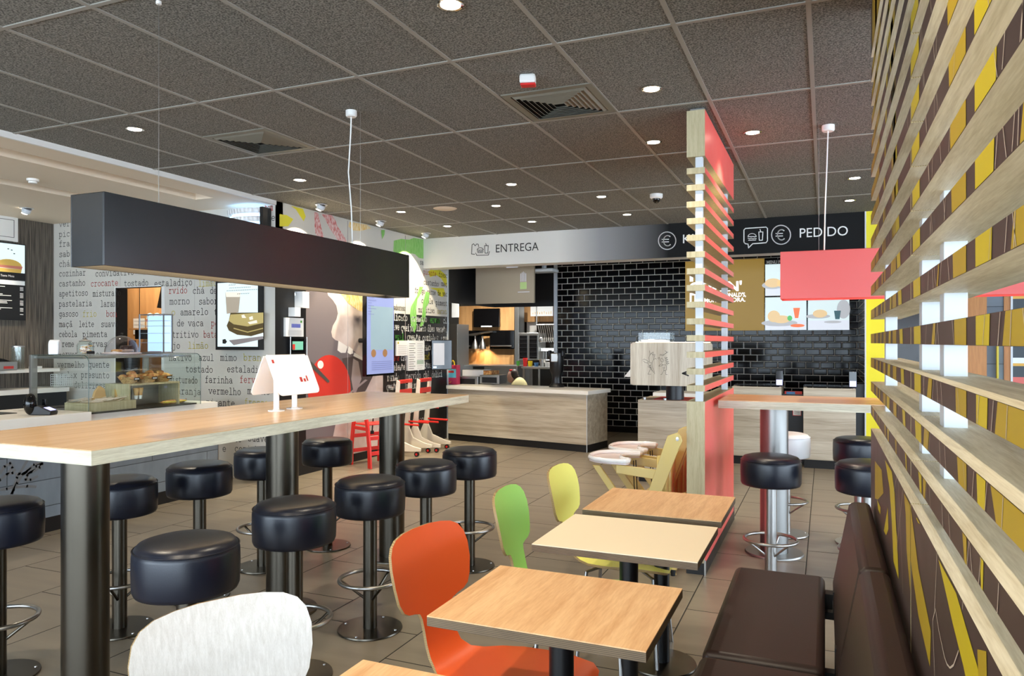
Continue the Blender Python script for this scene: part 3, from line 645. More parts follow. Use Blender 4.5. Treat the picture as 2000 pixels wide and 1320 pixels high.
for x, y in ((-7.6, 4.2), (-6.5, 2.4), (-7.6, 1.8), (-6.5, 5.0)): spot((x, y, 2.96), (x, y, 0), 50, R(110), .8, (1, .88, .7))
# vents
def vent(x0, x1, y0, y1, label):
    cx, cy = (x0+x1)/2, (y0+y1)/2; t = thing('air_vent', label, 'air vent', (cx, cy, ZC), 0, 'square ceiling vents')
    w = (x1-x0)/2; mb = MB()
    for a_, b_ in ((w, w-.045),):
        mb.box(-a_, a_, -a_, -b_, -.008, .002).box(-a_, a_, b_, a_, -.008, .002).box(-a_, -b_, -b_, b_, -.008, .002).box(b_, a_, -b_, b_, -.008, .002)
    mb.build('frame', plain('vent_paint', srgb(120, 116, 104), .5) if 'vent_paint' not in MATS else MATS['vent_paint'], t, smooth=False)
    MB().box(-w+.04, w-.04, -w+.04, w-.04, -.0008, .0015).build('backing', black_matte, t, smooth=False)
    lv = MB(); r0 = w-.05
    for k in range(7):
        r1 = r0-k*.031; 
        if r1 < .02: break
        r2 = r1-.019
        for s_ in range(4):
            M = Matrix.Rotation(s_*PI/2, 4, 'Z')
            lv.add([(-r1, -r1, -.002), (r1, -r1, -.002), (r2, -r2, -.016), (-r2, -r2, -.016), (-r1, -r1, -.0035), (r1, -r1, -.0035), (r2, -r2, -.0175), (-r2, -r2, -.0175)], [(0, 1, 2, 3), (7, 6, 5, 4), (0, 4, 5, 1), (3, 2, 6, 7)], None, M)
    lv.build('louvre', MATS['vent_paint'], t, smooth=False)
vent(-4.24, -3.66, 4.16, 4.75, 'square louvred vent in the dark ceiling, left one by the black lamp')
vent(-1.84, -1.26, 4.17, 4.77, 'square louvred vent in the dark ceiling, right one near the red slatted screen')
t = thing('ceiling_speaker', 'round flat white speaker disc in the dark ceiling above the sign', 'speaker', (-3.98, 7.48, ZC-.004)); MB().lathe([(.0001, -.006), (.12, -.005), (.135, .002)], n=40).build('grille', cream, t)
t = thing('security_camera', 'white dome security camera with a black eye left of the red screen', 'camera', (-1.6, 7.61, ZC-.003))
MB().lathe([(.065, .003), (.065, -.03), (.052, -.045), (.0001, -.045)], n=28).build('housing', white_p, t)
MB().sphere((0, 0, -.045), .042, .042, .045, t0=0, t1=PI/2+.3).build('dome', black_gloss, t)
t = thing('alarm_sounder', 'small white and red fire alarm sounder on the dark ceiling', 'alarm', (-1.56, 3.93, ZC-.003), R(15))
MB().box(-.045, .045, -.035, .035, -.05, .003).build('body', white_p, t, bevel=.012); MB().box(-.04, .047, -.037, .02, -.064, -.05).build('lens', red_plain, t, bevel=.006)
t = thing('smoke_detector', 'round white smoke detector on the cream café ceiling', 'smoke detector', (-6.648, 4.533, zc)); MB().lathe([(.05, 0), (.05, -.02), (.035, -.024), (.035, -.04), (.0001, -.043)], n=28).build('body', white_p, t)

# ================================================================ HANGING LAMPS
def beam_lamp(name, label, L_, W_, H_, loc, rz, body, glow, drops, r=.012):
    """box open underneath, length along local x"""
    t = thing(name, label, 'hanging lamp', loc, rz)
    mb = MB(); th = .006
    mb.box(-L_/2, L_/2, -W_/2, -W_/2+th, 0, H_).box(-L_/2, L_/2, W_/2-th, W_/2, 0, H_).box(-L_/2, -L_/2+th, -W_/2+th, W_/2-th, 0, H_).box(L_/2-th, L_/2, -W_/2+th, W_/2-th, 0, H_).box(-L_/2, L_/2, -W_/2, W_/2, H_-.004, H_)
    mb.build('shade', body, t, smooth=False, bevel=.0015, seg=1)
    MB().box(-L_/2+.01, L_/2-.01, -W_/2+.01, W_/2-.01, .022, .03).build('diffuser', glow, t, smooth=False)
    return t
lx = -2.84
t = beam_lamp('pendant_lamp', 'long black box-shaped lamp hanging over the high wooden table', 2.44, .2, .305, (lx, 3.387, 1.817), PI/2, black_lamp, em_warm, None)
z0 = .305; cbx = MB()
pts = [Vector((4.086-3.387, 0.03+0, z0+.9)), Vector((.70, .035, z0+.75)), Vector((.71, .06, z0+.5)), Vector((.70, .03, z0+.25)), Vector((.70, .02, z0))]
cbx.tube(pts, .0045, 8); cbx.build('power_cord', white_p, t)
wr = MB().tube([(.73, -.02, z0), (.73, -.02, z0+.9)], .0012, 6).tube([(2.44-3.387, -.1, z0), (2.44-3.387, -.1, z0+.9)], .0012, 6); wr.build('suspension_wire', steel, t)
MB().lathe([(.036, .9+z0-.002), (.036, .865+z0), (.03, .857+z0), (.0001, .857+z0)], (4.086-3.387, .03, 0), 28).build('ceiling_rose', white_p, t)
MB().lathe([(.012, .9+z0-.002), (.012, .885+z0), (.0001, .885+z0)], (2.44-3.387, -.1, 0), 16).build('wire_anchor', white_p, t)
# red one, long axis along X
rx0 = atY(1524, 560, 5.42).x
t = beam_lamp('pendant_lamp', 'long red box-shaped lamp hanging over the high table on the right', 2.4, .24, .325, (rx0+1.2, 5.54, 1.795), 0, red_lamp, em_red, None)
cx_ = .02-(rx0+1.2)
MB().tube([(cx_, .12, 1.224), (cx_-.01, .05, .9), (cx_-.02, -.0, .6), (cx_-.025, -.02, .325)], .0045, 8).build('power_cord', white_p, t)
MB().lathe([(.042, 1.224), (.042, 1.189), (.034, 1.181), (.0001, 1.181)], (cx_, .12, 0), 28).build('ceiling_rose', white_p, t)
MB().tube([(cx_-.06, 0, .325), (cx_-.06, 0, 1.224)], .0012, 6).build('suspension_wire', steel, t)

# ================================================================ HIGH TABLE (left) AND STOOLS
def high_table(label, x0, x1, y0, y1, z1, th, cols, top_m, edge_m, col_m, cr_=.088, group='high bar tables'):
    cx, cy = (x0+x1)/2, (y0+y1)/2
    t = thing('bar_table', label, 'table', (cx, cy, 0), 0, group)
    MB().box(x0-cx, x1-cx, y0-cy, y1-cy, z1-.004, z1).build('tabletop', top_m, t, smooth=False)
    MB().box(x0-cx, x1-cx, y0-cy, y1-cy, z1-th, z1-.0041).build('table_edge', edge_m, t, smooth=False)
    for (x, y) in cols:
        c = MB().lathe([(cr_, .012), (cr_, z1-th)], (x-cx, y-cy, 0), 48).build('leg', col_m, t)
        MB().lathe([(.0001, .012), (cr_+.10, .012), (cr_+.105, .004), (cr_+.105, 0), (.0001, 0)][::-1], (x-cx, y-cy, 0), 48).build('base_plate', col_m, t)
    return t
high_table('long high wooden table with dark round legs in the left foreground', -3.44, -2.50, 1.925, 5.08, 1.1, .058, [(-2.80, 2.13), (-2.80, 3.33), (-2.80, 4.47)], oak_bar, edge_light, steel_d)
high_table('high wooden table with a single steel leg beside the yellow wall', -.68, 1.5, 5.28, 5.92, 1.1, .055, [(-.335, 5.60)], oak_x, wood('pale_edge_x', srgb(206, 198, 176), srgb(168, 158, 136), 'X', .5, 1.6, stretch=18), plain('table_leg_steel', (.27, .265, .255, 1), .38, metal=1), .095)

def stool(label, loc, seat_m, post_m, ring_m, rz=0, group='round padded bar stools'):
    t = thing('bar_stool', label, 'stool', loc, rz, group)
    pr = [(.0001, .603), (.16, .603), (.175, .608), (.181, .622), (.183, .69), (.182, .745), (.178, .762), (.174, .766), (.172, .770), (.162, .781), (.135, .789), (.07, .794), (.0001, .795)]
    s_ = MB().lathe(pr, n=48).build('seat', seat_m, t, ang=60)
    MB().tube([(.180*math.cos(k*PI/24), .180*math.sin(k*PI/24), .763) for k in range(48)], .0022, 6, closed=True).build('piping', seat_m, s_)
    MB().lathe([(.036, .01), (.036, .605)], n=28).build('post', post_m, t)
    f = MB().tube([(.158*math.cos(k*PI/24), .158*math.sin(k*PI/24), .262) for k in range(48)], .0105, 12, closed=True)
    f.build('footring', ring_m, t)
    st = MB()
    for k in range(3):
        a_ = R(35+120*k); c, s2 = math.cos(a_), math.sin(a_); st.tube([(.152*c, .152*s2, .256), (.034*c, .034*s2, .165)], .007, 8)
    st.build('ring_strut', post_m, t)
    b_ = MB().lathe([(.0001, 0), (.165, 0), (.168, .004), (.166, .010), (.0001, .012)], n=48).build('base_plate', post_m, t)
    bo = MB()
    for k in range(4): a_ = R(45+90*k); bo.lathe([(.0001, .016), (.006, .015), (.007, .011)], (.145*math.cos(a_), .145*math.sin(a_), 0), 10)
    bo.build('bolts', steel, b_)
    return t
st0 = stool('black padded bar stool directly behind the white ash chair', (-2.13, 2.02, 0), leather, steel_d, steel)
G1 = 'black stools around the long high table'; st0['group'] = G1
for (x, y, l, rz) in [(-2.193, 2.69, 'black padded bar stool in front of the middle leg of the long high table', 20), (-2.193, 3.29, 'black padded bar stool with its whole brassy base in view, left of the orange chair', 50),
    (-2.193, 3.88, 'black padded bar stool in front of the far leg of the long high table', 15), (-2.193, 4.47, 'black padded bar stool farthest on the right, standing clear of the long high table', -10),
    (-3.42, 2.17, 'black padded bar stool cut off by the left edge of the photo', 10), (-3.40, 2.78, 'black padded bar stool half behind the nearest leg of the long high table', 30), (-3.39, 3.31, 'black padded bar stool between near and middle table legs, on the far side', 70),
    (-3.46, 3.92, 'black padded bar stool peeking out left behind the middle table leg', 25), (-3.37, 4.50, 'black padded bar stool in front of the red high chair and mural', 0)]:
    dup(st0, (x, y, 0), R(rz), l, G1)
sr = stool('round black padded stool on a steel post in front of the steel table leg', (-.315, 4.93, 0), leather, steel, steel, R(40)); G2 = 'stools around the high table on the right'; sr['group'] = G2
dup(sr, (.235, 4.90, 0), R(10), 'round black padded stool just behind the bench end by the slatted wall', G2)
dup(sr, (.235, 6.10, 0), R(10), 'round black padded stool by the slatted wall, back one behind the high table', G2)
sw = stool('round white padded stool behind the steel table leg', (-.285, 6.19, 0), leather_w, steel, steel, R(60)); sw['group'] = G2

# tablet stand (white tent) on the high table
t = thing('display_tent', 'glossy white tent-shaped display on two feet on the long high table', 'table display', (-2.94, 3.53, 1.1))
def sheet(sx):
    pts = []
    for k in range(9): 
        f_ = k/8; pts.append((sx*(.008+.098*f_), .315-.225*f_))
    w = .185; mb = MB(); n = len(pts); outline = []
    # rounded rectangle mapped on the sloping sheet
    L_ = math.hypot(.098, .225); rr = .035; c = []
    for (qx, qy, a0) in ((w-rr, L_-rr, 0), (-w+rr, L_-rr, 90), (-w+rr, .004, 90), (w-rr, .004, 0)):
        if qy > .1:
            for k in range(7): a_ = R(a0+15*k); c.append((qx+rr*math.cos(a_), qy+rr*math.sin(a_)))
        else: c.append((qx+(rr if qx > 0 else -rr), 0))
    d = Vector((sx*.098, 0, -.225)).normalized(); nrm = Vector((sx*.225, 0, .098)).normalized(); o_ = Vector((sx*.006, 0, .318))
    P = [o_+Vector((0, a_, 0))+d*b_ for a_, b_ in c]; Q = [p+nrm*.006 for p in P]; n = len(P)
    mb.add(P+Q, [tuple(range(n-1, -1, -1)), tuple(range(n, 2*n))]+[(k, (k+1) % n, n+(k+1) % n, n+k) for k in range(n)])
    return mb, o_, d, nrm
m1, o_, d_, n_ = sheet(1); rs = m1.build('front_panel', white_gloss, t, bevel=.002)
m2 = sheet(-1)[0]; m2.build('back_panel', white_gloss, t, bevel=.002)
MB().tube([(0, -.165, .318), (0, .165, .318)], .0085, 12).build('ridge', white_gloss, t)
pm = MB()
for (a_, b_, w_, h_) in ((-.145, .035, .018, .022), (.045, .155, .022, .03), (.075, .16, .018, .02), (.10, .15, .012, .034)):
    P = [o_+n_*.0072+Vector((0, a_+x_, 0))+d_*(b_+y_) for x_, y_ in ((-w_/2, -h_/2), (w_/2, -h_/2), (w_/2, h_/2), (-w_/2, h_/2))]; pm.add(P, [(0, 1, 2, 3)], ink_red)
pm.build('red_print', None, rs, smooth=False)
for y_ in (-.085, .075):
    MB().lathe([(.0001, 0), (.048, 0), (.048, .005), (.02, .008), (.0165, .012), (.0165, .30)], (0, y_, 0), 28).build('foot', white_gloss, t)

# ================================================================ LOW TABLES
def low_table(label, y0, y1, top_m):
    cx, cy = -.703, (y0+y1)/2
    t = thing('dining_table', label, 'table', (cx, cy, 0), 0, 'low dining tables beside the bench')
    w, d = .303, (y1-y0)/2
    MB().box(-w, w, -d, d, .7465, .75).build('tabletop', top_m, t, smooth=False)
    MB().box(-w, w, -d, d, .722, .7464).build('table_edge', edge_dark, t, smooth=False)
    MB().lathe([(.036, .012), (.036, .715)], n=28).build('leg', black_p, t)
    MB().box(-.16, .16, -.025, .025, .708, .722).box(-.025, .025, -.16, .16, .708, .722).build('bracket', black_matte, t)
    MB().lathe([(.0001, 0), (.155, 0), (.16, .005), (.158, .01), (.04, .016), (.0001, .017)], n=48).build('base_plate', steel_d, t)
    return t
cream_top = plain('cream_laminate', srgb(255, 238, 208), .45)
low_table('small wooden-topped table closest to the camera, its corner cut by the bottom edge', .97, 1.48, oak)
low_table('small wooden-topped table with dark plywood edge in front of the orange chair', 1.785, 2.285, oak)
low_table('small cream-topped table in the middle of the row by the bench', 2.575, 3.095, cream_top)
low_table('small wooden-topped table farthest in the row, touching the red slatted screen', 3.20, 3.73, oak)

# ================================================================ SHELL CHAIRS
def shell_chair(label, loc, rz, face_m, name='shell_chair'):
    """chair facing local +x; back at x<0. One bent plywood shell on steel legs"""
    t = thing(name, label, 'chair', loc, rz, 'bent plywood chairs at the low tables')
    # centre line (x,z) from seat front to back top and half width
    path = []
    for x_, z_, w_ in [(.40, .435, .13), (.39, .444, .17), (.36, .452, .195), (.28, .456, .205), (.18, .453, .205), (.10, .450, .198), (.03, .449, .175), (-.02, .452, .135), (-.055, .462, .105), (-.085, .485, .088), (-.102, .52, .082), (-.113, .56, .082),
                       (-.122, .60, .084), (-.127, .618, .092), (-.129, .626, .120), (-.1305, .632, .155), (-.134, .645, .180), (-.142, .675, .198), (-.152, .73, .210), (-.163, .78, .212), (-.173, .82, .203), (-.180, .845, .184), (-.185, .862, .152), (-.188, .872, .105), (-.189, .877, .05)]:
        path.append((x_, z_, w_))
    nx = 12; V = []; Fc = []; th = .011
    for i, (x_, z_, w_) in enumerate(path):
        a_ = path[max(i-1, 0)]; b_ = path[min(i+1, len(path)-1)]; tx, tz = b_[0]-a_[0], b_[1]-a_[1]; L_ = math.hypot(tx, tz); nx_, nz_ = tz/L_, -tx/L_   # normal (towards sitter)
        for k in range(nx+1):
            s_ = -1+2*k/nx; curve = .022*(s_*w_/.2)**2*(1 if z_ > .55 else .35)
            V.append((x_+nx_*(curve), s_*w_, z_+nz_*curve))
            V.append((x_+nx_*(curve-th), s_*w_, z_+nz_*(curve-th)))
    n2 = 2*(nx+1); top = []; edge = []
    P = len(path)
    for i in range(P-1):
        for k in range(nx):
            a_ = i*n2+2*k; b_ = a_+2; c_ = b_+n2; d_2 = a_+n2
            top.append((a_, b_, c_, d_2)); top.append((a_+1, d_2+1, c_+1, b_+1))
        a_ = i*n2; edge.append((a_, a_+n2, a_+n2+1, a_+1)); a_ = i*n2+2*nx; edge.append((a_, a_+1, a_+n2+1, a_+n2))
    for k in range(nx):
        a_ = 2*k; edge.append((a_, a_+1, a_+3, a_+2)); a_ = (P-1)*n2+2*k; edge.append((a_, a_+2, a_+3, a_+1))
    mb = MB(); mb.add(V, top, face_m); o0 = len(mb.v); mb.add(V, edge, shell_edge)
    mb.build('shell', None, t, ang=50)
    for sx, sy in ((1, 1), (1, -1), (-1, 1), (-1, -1)):
        MB().tube([(.17+.05*sx, .04*sy, .432), (.17+.16*sx, .13*sy, .40), (.17+.19*sx, .19*sy, .0)], .009, 10).build('leg', steel, t)
    MB().box(.09, .25, -.08, .08, .428, .440).build('seat_bracket', steel, t)
    return t
shell_chair('orange bent plywood chair with seat tucked under the wooden table', (-1.075, 2.175, 0), R(-7), orange_s)
shell_chair('light green bent plywood chair at the cream table', (-1.085, 2.93, 0), R(6), green_s)
shell_chair('bright yellow bent plywood chair, farthest of the coloured chairs', (-1.065, 3.545, 0), R(1), yellow_s)
shell_chair('white ash bent plywood chair in the bottom left foreground', (-1.185, 1.295, 0), R(-28), whitewood)

# ================================================================ BENCH
def bench(label, y0, y1):
    t = thing('bench', label, 'bench', (0, (y0+y1)/2, 0), 0, 'brown leather bench units along the slatted wall'); h = (y1-y0)/2
    g = .004
    MB().box(-.385, .0, -h+g, h-g, .36, .46).build('seat', leather_b, t, bevel=.028, seg=4)
    # backrest, leaning wedge
    mb = MB().prism([(.028, .42), (.10, .42), (.183, .78), (.178, .80), (.108, .80), (.096, .785)], -h+g, h-g, 'Y')
    mb.build('backrest', leather_b, t, bevel=.018, seg=3)
    MB().box(-.33, -.05, -h+.02, h-.02, .335, .36).build('seat_board', black_p, t)
    for y_ in (-h+.22, h-.22):
        MB().box(-.21, -.15, y_-.03, y_+.03, .008, .335).build('leg', black_matte, t); MB().box(-.36, .0, y_-.03, y_+.03, 0, .008).build('foot_plate', black_matte, t)
        MB().box(-.05, .06, y_-.02, y_+.02, .345, .375).box(.03, .06, y_-.02, y_+.02, .375, .46).build('back_bracket', black_matte, t)
    MB().box(0.0, .05, h-.16, h-.10, .40, .425).box(.0, .03, h-.16, h-.10, .33, .40).build('side_bracket', black_matte, t)
    return t
bench('brown leather bench unit with backrest, far end of the row next to the stools', 2.545, 3.60)
bench('brown leather bench unit in the near foreground, cut by the bottom edge', 1.475, 2.535)

# ================================================================ RED SLATTED SCREEN
t = thing('slatted_screen', 'tall red and pale wood slatted screen standing from floor to ceiling', 'screen', (-.771, 5.70, 0))
sx0, sx1, sy0, sy1 = -.058, .058, -.815, .815
fmr = [screen_wood, screen_wood, screen_wood, red_face, screen_wood, red_face]
MB().box(sx0, sx1, sy0, sy1, .075, 1.115, None, None, fmr).build('lower_panel', None, t, smooth=False)
MB().box(sx0-.002, sx1+.004, sy0-.004, sy1+.002, 0, .075).build('plinth', black_p, t, smooth=False)
MB().box(sx1-.004, sx1+.007, sy0-.008, sy0+.006, 0, .095).box(sx1-.004, sx1+.007, sy1-.006, sy1+.006, 0, .115).build('steel_corner', steel, t, smooth=False)
MB().box(sx0, sx1, sy0, sy1, 2.70, 3.0, None, None, fmr).build('top_panel', None, t, smooth=False)
MB().box(-.04, .05, sy0+.03, sy1-.03, 3.0, 3.019).build('ceiling_plate', steel, t, smooth=False)
for k in range(14):
    z_ = 1.1837+k*.1083-.002
    MB().box(sx0, sx1, sy0, sy1, z_, z_+.0385, None, None, fmr).build('slat', None, t, smooth=False)
for y_ in (sy0+.02, sy1-.30):
    mb = MB().box(-.006, .040, y_, y_+.045, 1.115, 2.70); mb.build('post', white_metal, t, smooth=False, bevel=.002)

# ================================================================ SLATTED WALL (right), brown print with yellow shards
XS0, XS1 = .193, .313
random.seed(11)
# shards: edge lines y = ya + k*(z-1.5); zones in z
shards = []
def shard(y, w, s1, s2, z0, z1, m): shards.append((y, w, s1, s2, z0, z1, m))
for (ya, yb_) in ((3.495, 3.77), (3.265, 3.393), (3.08, 3.13), (2.864, 2.961), (2.649, 2.731), (2.447, 2.571), (2.246, 2.334), (1.843, 1.974), (1.62, 1.66), (1.273, 1.381), (1.107, 1.197), (.62, 1.028), (.40, .47), (.15, .25)):
    s1 = random.uniform(-.5, .35); shard(ya, yb_-ya, s1, s1+random.uniform(-.22, .22), 1.12, 3.02, random.choice([yellowp, yellowp, yellowp2]))
lines_ = [(random.uniform(.2, 3.7), random.uniform(-.5, .5)) for _ in range(18)]
def patterned(mb, y0, y1, z0, z1):
    n = 5 if z1-z0 > .3 else 1
    for (y, w, s1, s2, za, zb, m) in shards:
        a0, a1 = max(z0, za), min(z1, zb)
        if a1-a0 < .004: continue
        def L_(z): return min(max(y+s1*(z-1.5), y0), y1)
        def R_(z): return min(max(y+w+s2*(z-1.5), y0), y1)
        def taper(z): 
            e = .18
            f_ = 1.0
            if za > 0: f_ = min(f_, max((z-za)/e, 0))
            if zb < 3: f_ = min(f_, max((zb-z)/e, 0))
            return f_
        K = max(1, int((a1-a0)/.09)) if (za > 0 or zb < 3) else 1
        for k in range(K):
            p, q = a0+(a1-a0)*k/K, a0+(a1-a0)*(k+1)/K
            l0, r0, l1, r1 = L_(p), R_(p), L_(q), R_(q)
            r0 = l0+(r0-l0)*taper(p); r1 = l1+(r1-l1)*taper(q)
            if max(r0-l0, r1-l1) < .002: continue
            mb.add([(XS0-.0007, l0, p), (XS0-.0007, max(r0, l0+.0003), p), (XS0-.0007, max(r1, l1+.0003), q), (XS0-.0007, l1, q)], [(0, 1, 2, 3)], m)
    for (y, s_) in lines_:
        def c(z): return y+s_*(z-1.5)+.02*math.sin(z*3+y*7)
        K = max(1, int((z1-z0)/.05))
        for k in range(K):
            p, q = z0+(z1-z0)*k/K, z0+(z1-z0)*(k+1)/K; a_, b_ = c(p), c(q)
            if min(a_, b_) < y0 or max(a_, b_)+.003 > y1: continue
            mb.add([(XS0-.0012, a_, p), (XS0-.0012, a_+.003, p), (XS0-.0012, b_+.003, q), (XS0-.0012, b_, q)], [(0, 1, 2, 3)], creamline)
LP = [[(1522, 485), (1560, 560), (1620, 680), (1740, 1150), (1780, 1330), (1700, 1330), (1660, 1140), (1600, 900)], [(1330, 145), (1365, 225), (1410, 600), (1480, 950), (1475, 1150), (1410, 860), (1345, 500), (1340, 300)],
      [(1225, -5), (1262, 60), (1278, 180), (1285, 350), (1300, 660), (1272, 560), (1262, 330), (1250, 150)], [(1168, 0), (1205, 50), (1215, 180), (1185, 215), (1168, 210)], [(1240, 260), (1243, 380), (1230, 415), (1218, 390)],
      [(1740, 1050), (1790, 1020), (1795, 1330), (1750, 1330)], [(1400, 265), (1420, 300), (1408, 345), (1398, 320)], [(1277, 340), (1292, 420), (1300, 640), (1285, 560)], [(1180, 215), (1200, 260), (1198, 300), (1186, 270)],
      [(1860, 1210), (1905, 1290), (1990, 1700), (1930, 1700)], [(1620, 680), (1640, 700), (1668, 800), (1650, 790)]]
LL = [[(1300, 60), (1328, 740)], [(1328, 150), (1290, 520)], [(1510, 1330), (1495, 890), (1510, 825), (1530, 950), (1560, 1090), (1575, 1135), (1592, 1155), (1612, 1140), (1640, 1060)], [(1520, 500), (1505, 830)], [(1298, 60), (1270, 200)], [(1665, 780), (1662, 830)]]
def slat_module(label, y0, y1, posts):
    t = thing('slatted_partition', label, 'slatted partition', (0, 0, 0), 0, 'slatted partition modules along the bench')
    fm = [ply_face, ply_face, ply_end, brownp, ply_end, brownp]
    mb = MB().box(XS0, XS1, y0, y1, .10, 1.106, None, None, fm)
    for i_, pts in enumerate(LP):
        P_ = [atX(1300+px_/2.857, 900+pz_/2.857, XS0-.0008) for px_, pz_ in pts]; P_ = [(XS0-.0007-.0001*(i_ % 3), min(max(q_.y, y0), y1), min(max(q_.z, .1), 1.10)) for q_ in P_]
        if max(q_[1] for q_ in P_)-min(q_[1] for q_ in P_) > .004: mb.add(P_, [tuple(range(len(P_)))], yellowp2 if i_ % 2 == 0 else yellowp)
    for ln_ in LL:
        P_ = [atX(1300+px_/2.857, 900+pz_/2.857, XS0) for px_, pz_ in ln_]
        for k_ in range(len(P_)-1):
            a_, b_ = P_[k_], P_[k_+1]
            if min(a_.y, b_.y) < y0 or max(a_.y, b_.y) > y1 or min(a_.z, b_.z) < .1: continue
            d_ = (b_-a_).normalized(); n_ = Vector((0, -d_.z, d_.y))*.0018
            mb.add([Vector((-.0014, q_.y, q_.z)) + Vector((XS0, 0, 0)) for q_ in (a_-n_, b_-n_, b_+n_, a_+n_)], [(0, 1, 2, 3)], creamline)
    mb.build('lower_panel', None, t, smooth=False)
    MB().box(XS0+.005, XS1-.005, y0, y1, 0, .10).build('plinth', black_p, t, smooth=False)
    mb = MB().box(XS0, XS1, y0, y1, 2.80, 3.015, None, None, fm); patterned(mb, y0, y1, 2.80, 3.015); mb.build('top_panel', None, t, smooth=False)
    for k in range(15):
        zt = 1.2117+k*.1083; zb = zt-.0415
        if zt > 2.78: break
        mb = MB().box(XS0, XS1, y0, y1, zb, zt, None, None, fm); patterned(mb, y0, y1, zb+.0006, zt-.0006); mb.build('slat', None, t, smooth=False)
    for y_ in posts: MB().box(.231, .275, y_, y_+.06, 1.106, 2.80).build('post', white_metal, t, smooth=False, bevel=.002)
    return t
slat_module('slatted brown and yellow partition, far module running towards the yellow wall', 2.055, 3.765, (2.185, 3.44))
slat_module('slatted brown and yellow partition, near module filling the right edge of the photo', .06, 2.045, (.45, 1.80))

# ================================================================ CAFÉ COUNTER
t = thing('cafe_counter', 'grey concrete-fronted café counter behind the long high table', 'counter', (-5.64, 3.0, 0))
b_ = MB().box(-.62, 0, -3.5, 2.75, .12, .84).build('front_panel', concrete, t, smooth=False)
MB().box(-.60, -.015, -3.5, 2.75, 0, .12).build('plinth', black_p, t, smooth=False)
MB().box(-.006, .004, 2.742, 2.752, .12, .90).build('steel_corner', steel, t, smooth=False)
MB().box(-.75, .085, -3.5, 1.28, .84, .928).build('worktop', white_stone, t, smooth=False, bevel=.003)
MB().box(-.62, 0.0, 1.28, 2.75, .84, .90).build('display_ledge', white_stone, t, smooth=False)
ca = MB()
def brush(mb, pts, wt, mat, off, sc, X):
    P = [atX(off[0]+x/sc, off[1]+y/sc, X) for x, y in pts]; P = [Vector((0, p.y-3.0, p.z)) for p in P]
    for k in range(len(P)-1):
        d = (P[k+1]-P[k]); L_ = d.length or 1; d /= L_; n = Vector((0, -d.z, d.y))*wt/2
        mb.add([Vector((.0015, 0, 0))+q for q in (P[k]-d*wt*.3+n, P[k+1]+d*wt*.3+n, P[k+1]+d*wt*.3-n, P[k]-d*wt*.3-n)], [(0, 1, 2, 3)], mat)
logo_m = plain('logo_paint', srgb(112, 114, 118), .7)
for st_ in ([(-60, 380), (0, 350), (60, 300), (110, 240), (90, 200), (40, 230), (0, 290)], [(0, 440), (60, 430), (105, 415)], [(370, 200), (300, 215), (200, 300), (150, 380), (120, 440), (105, 470), (150, 330), (240, 180)],
            [(140, 300), (220, 290), (270, 250)], [(215, 300), (280, 280), (350, 240), (375, 205), (320, 230), (240, 310), (225, 350), (270, 350), (330, 320)], [(150, 415), (240, 405), (315, 412)], [(60, 300), (110, 290), (130, 260)]):
    brush(ca, st_, .02, logo_m, (0, 860), 4.545, -5.64)
ca.build('script_logo', None, b_, smooth=False)
# display case
t = thing('pastry_display', 'curved glass pastry display case on the café counter', 'display case', (-5.95, 4.88, .9))
y0, y1, xl, xr, H_ = -.60, .59, -.34, .36, .49
fr = MB()
prof = [(xr, 0)]+[(xr-.06+.06*math.cos(R(a_)), H_-.06+.06*math.sin(R(a_))) for a_ in range(0, 91, 15)]+[(xl, H_)]
g_ = MB(); n = len(prof); P = [(x_, y0, z_) for x_, z_ in prof]; Q = [(x_, y1, z_) for x_, z_ in prof]; th = .006
Pi = [(x_-th*.9, y0, z_-th*(z_ > .4)) for x_, z_ in prof]; Qi = [(x_-th*.9, y1, z_-th*(z_ > .4)) for x_, z_ in prof]
g_.add(P+Q+Pi+Qi, [(k, k+1, n+k+1, n+k) for k in range(n-1)]+[(2*n+k, 3*n+k, 3*n+k+1, 2*n+k+1) for k in range(n-1)]+[(k, 2*n+k, 2*n+k+1, k+1) for k in range(n-1)]+[(n+k, n+k+1, 3*n+k+1, 3*n+k) for k in range(n-1)]+[(0, n, 3*n, 2*n), (n-1, 3*n-1, 4*n-1, 2*n-1)])
g_.build('curved_glass', glass, t)
for yy_, nm in ((y0, 'side_glass'), (y1, 'side_glass')):
    MB().prism([(xl, 0)]+prof[:1]+prof[1:], yy_-.003, yy_+.003, 'Y').build(nm, glass, t)
gem = plain('glass_edge', srgb(50, 70, 66), .2)
for yy_ in (y0, y1): MB().tube([(x_, yy_, z_) for x_, z_ in prof], .0028, 6).build('glass_edge', gem, t)
MB().box(xl-.02, xl+.0, y0-.01, y0+.05, 0, H_).build('steel_post', steel, t, smooth=False)
MB().box(xl-.02, xl+.0, y1-.05, y1+.01, 0, H_).build('steel_post', steel, t, smooth=False)
MB().box(xl-.02, xr-.10, y0+.02, y1-.02, H_-.03, H_-.012).build('steel_shelf', steel, t, smooth=False)
MB().box(xl, xr-.03, y0+.02, y1-.02, 0, .012).build('deck', black_p, t, smooth=False)
C0 = Vector((-5.95, 4.88, .9))
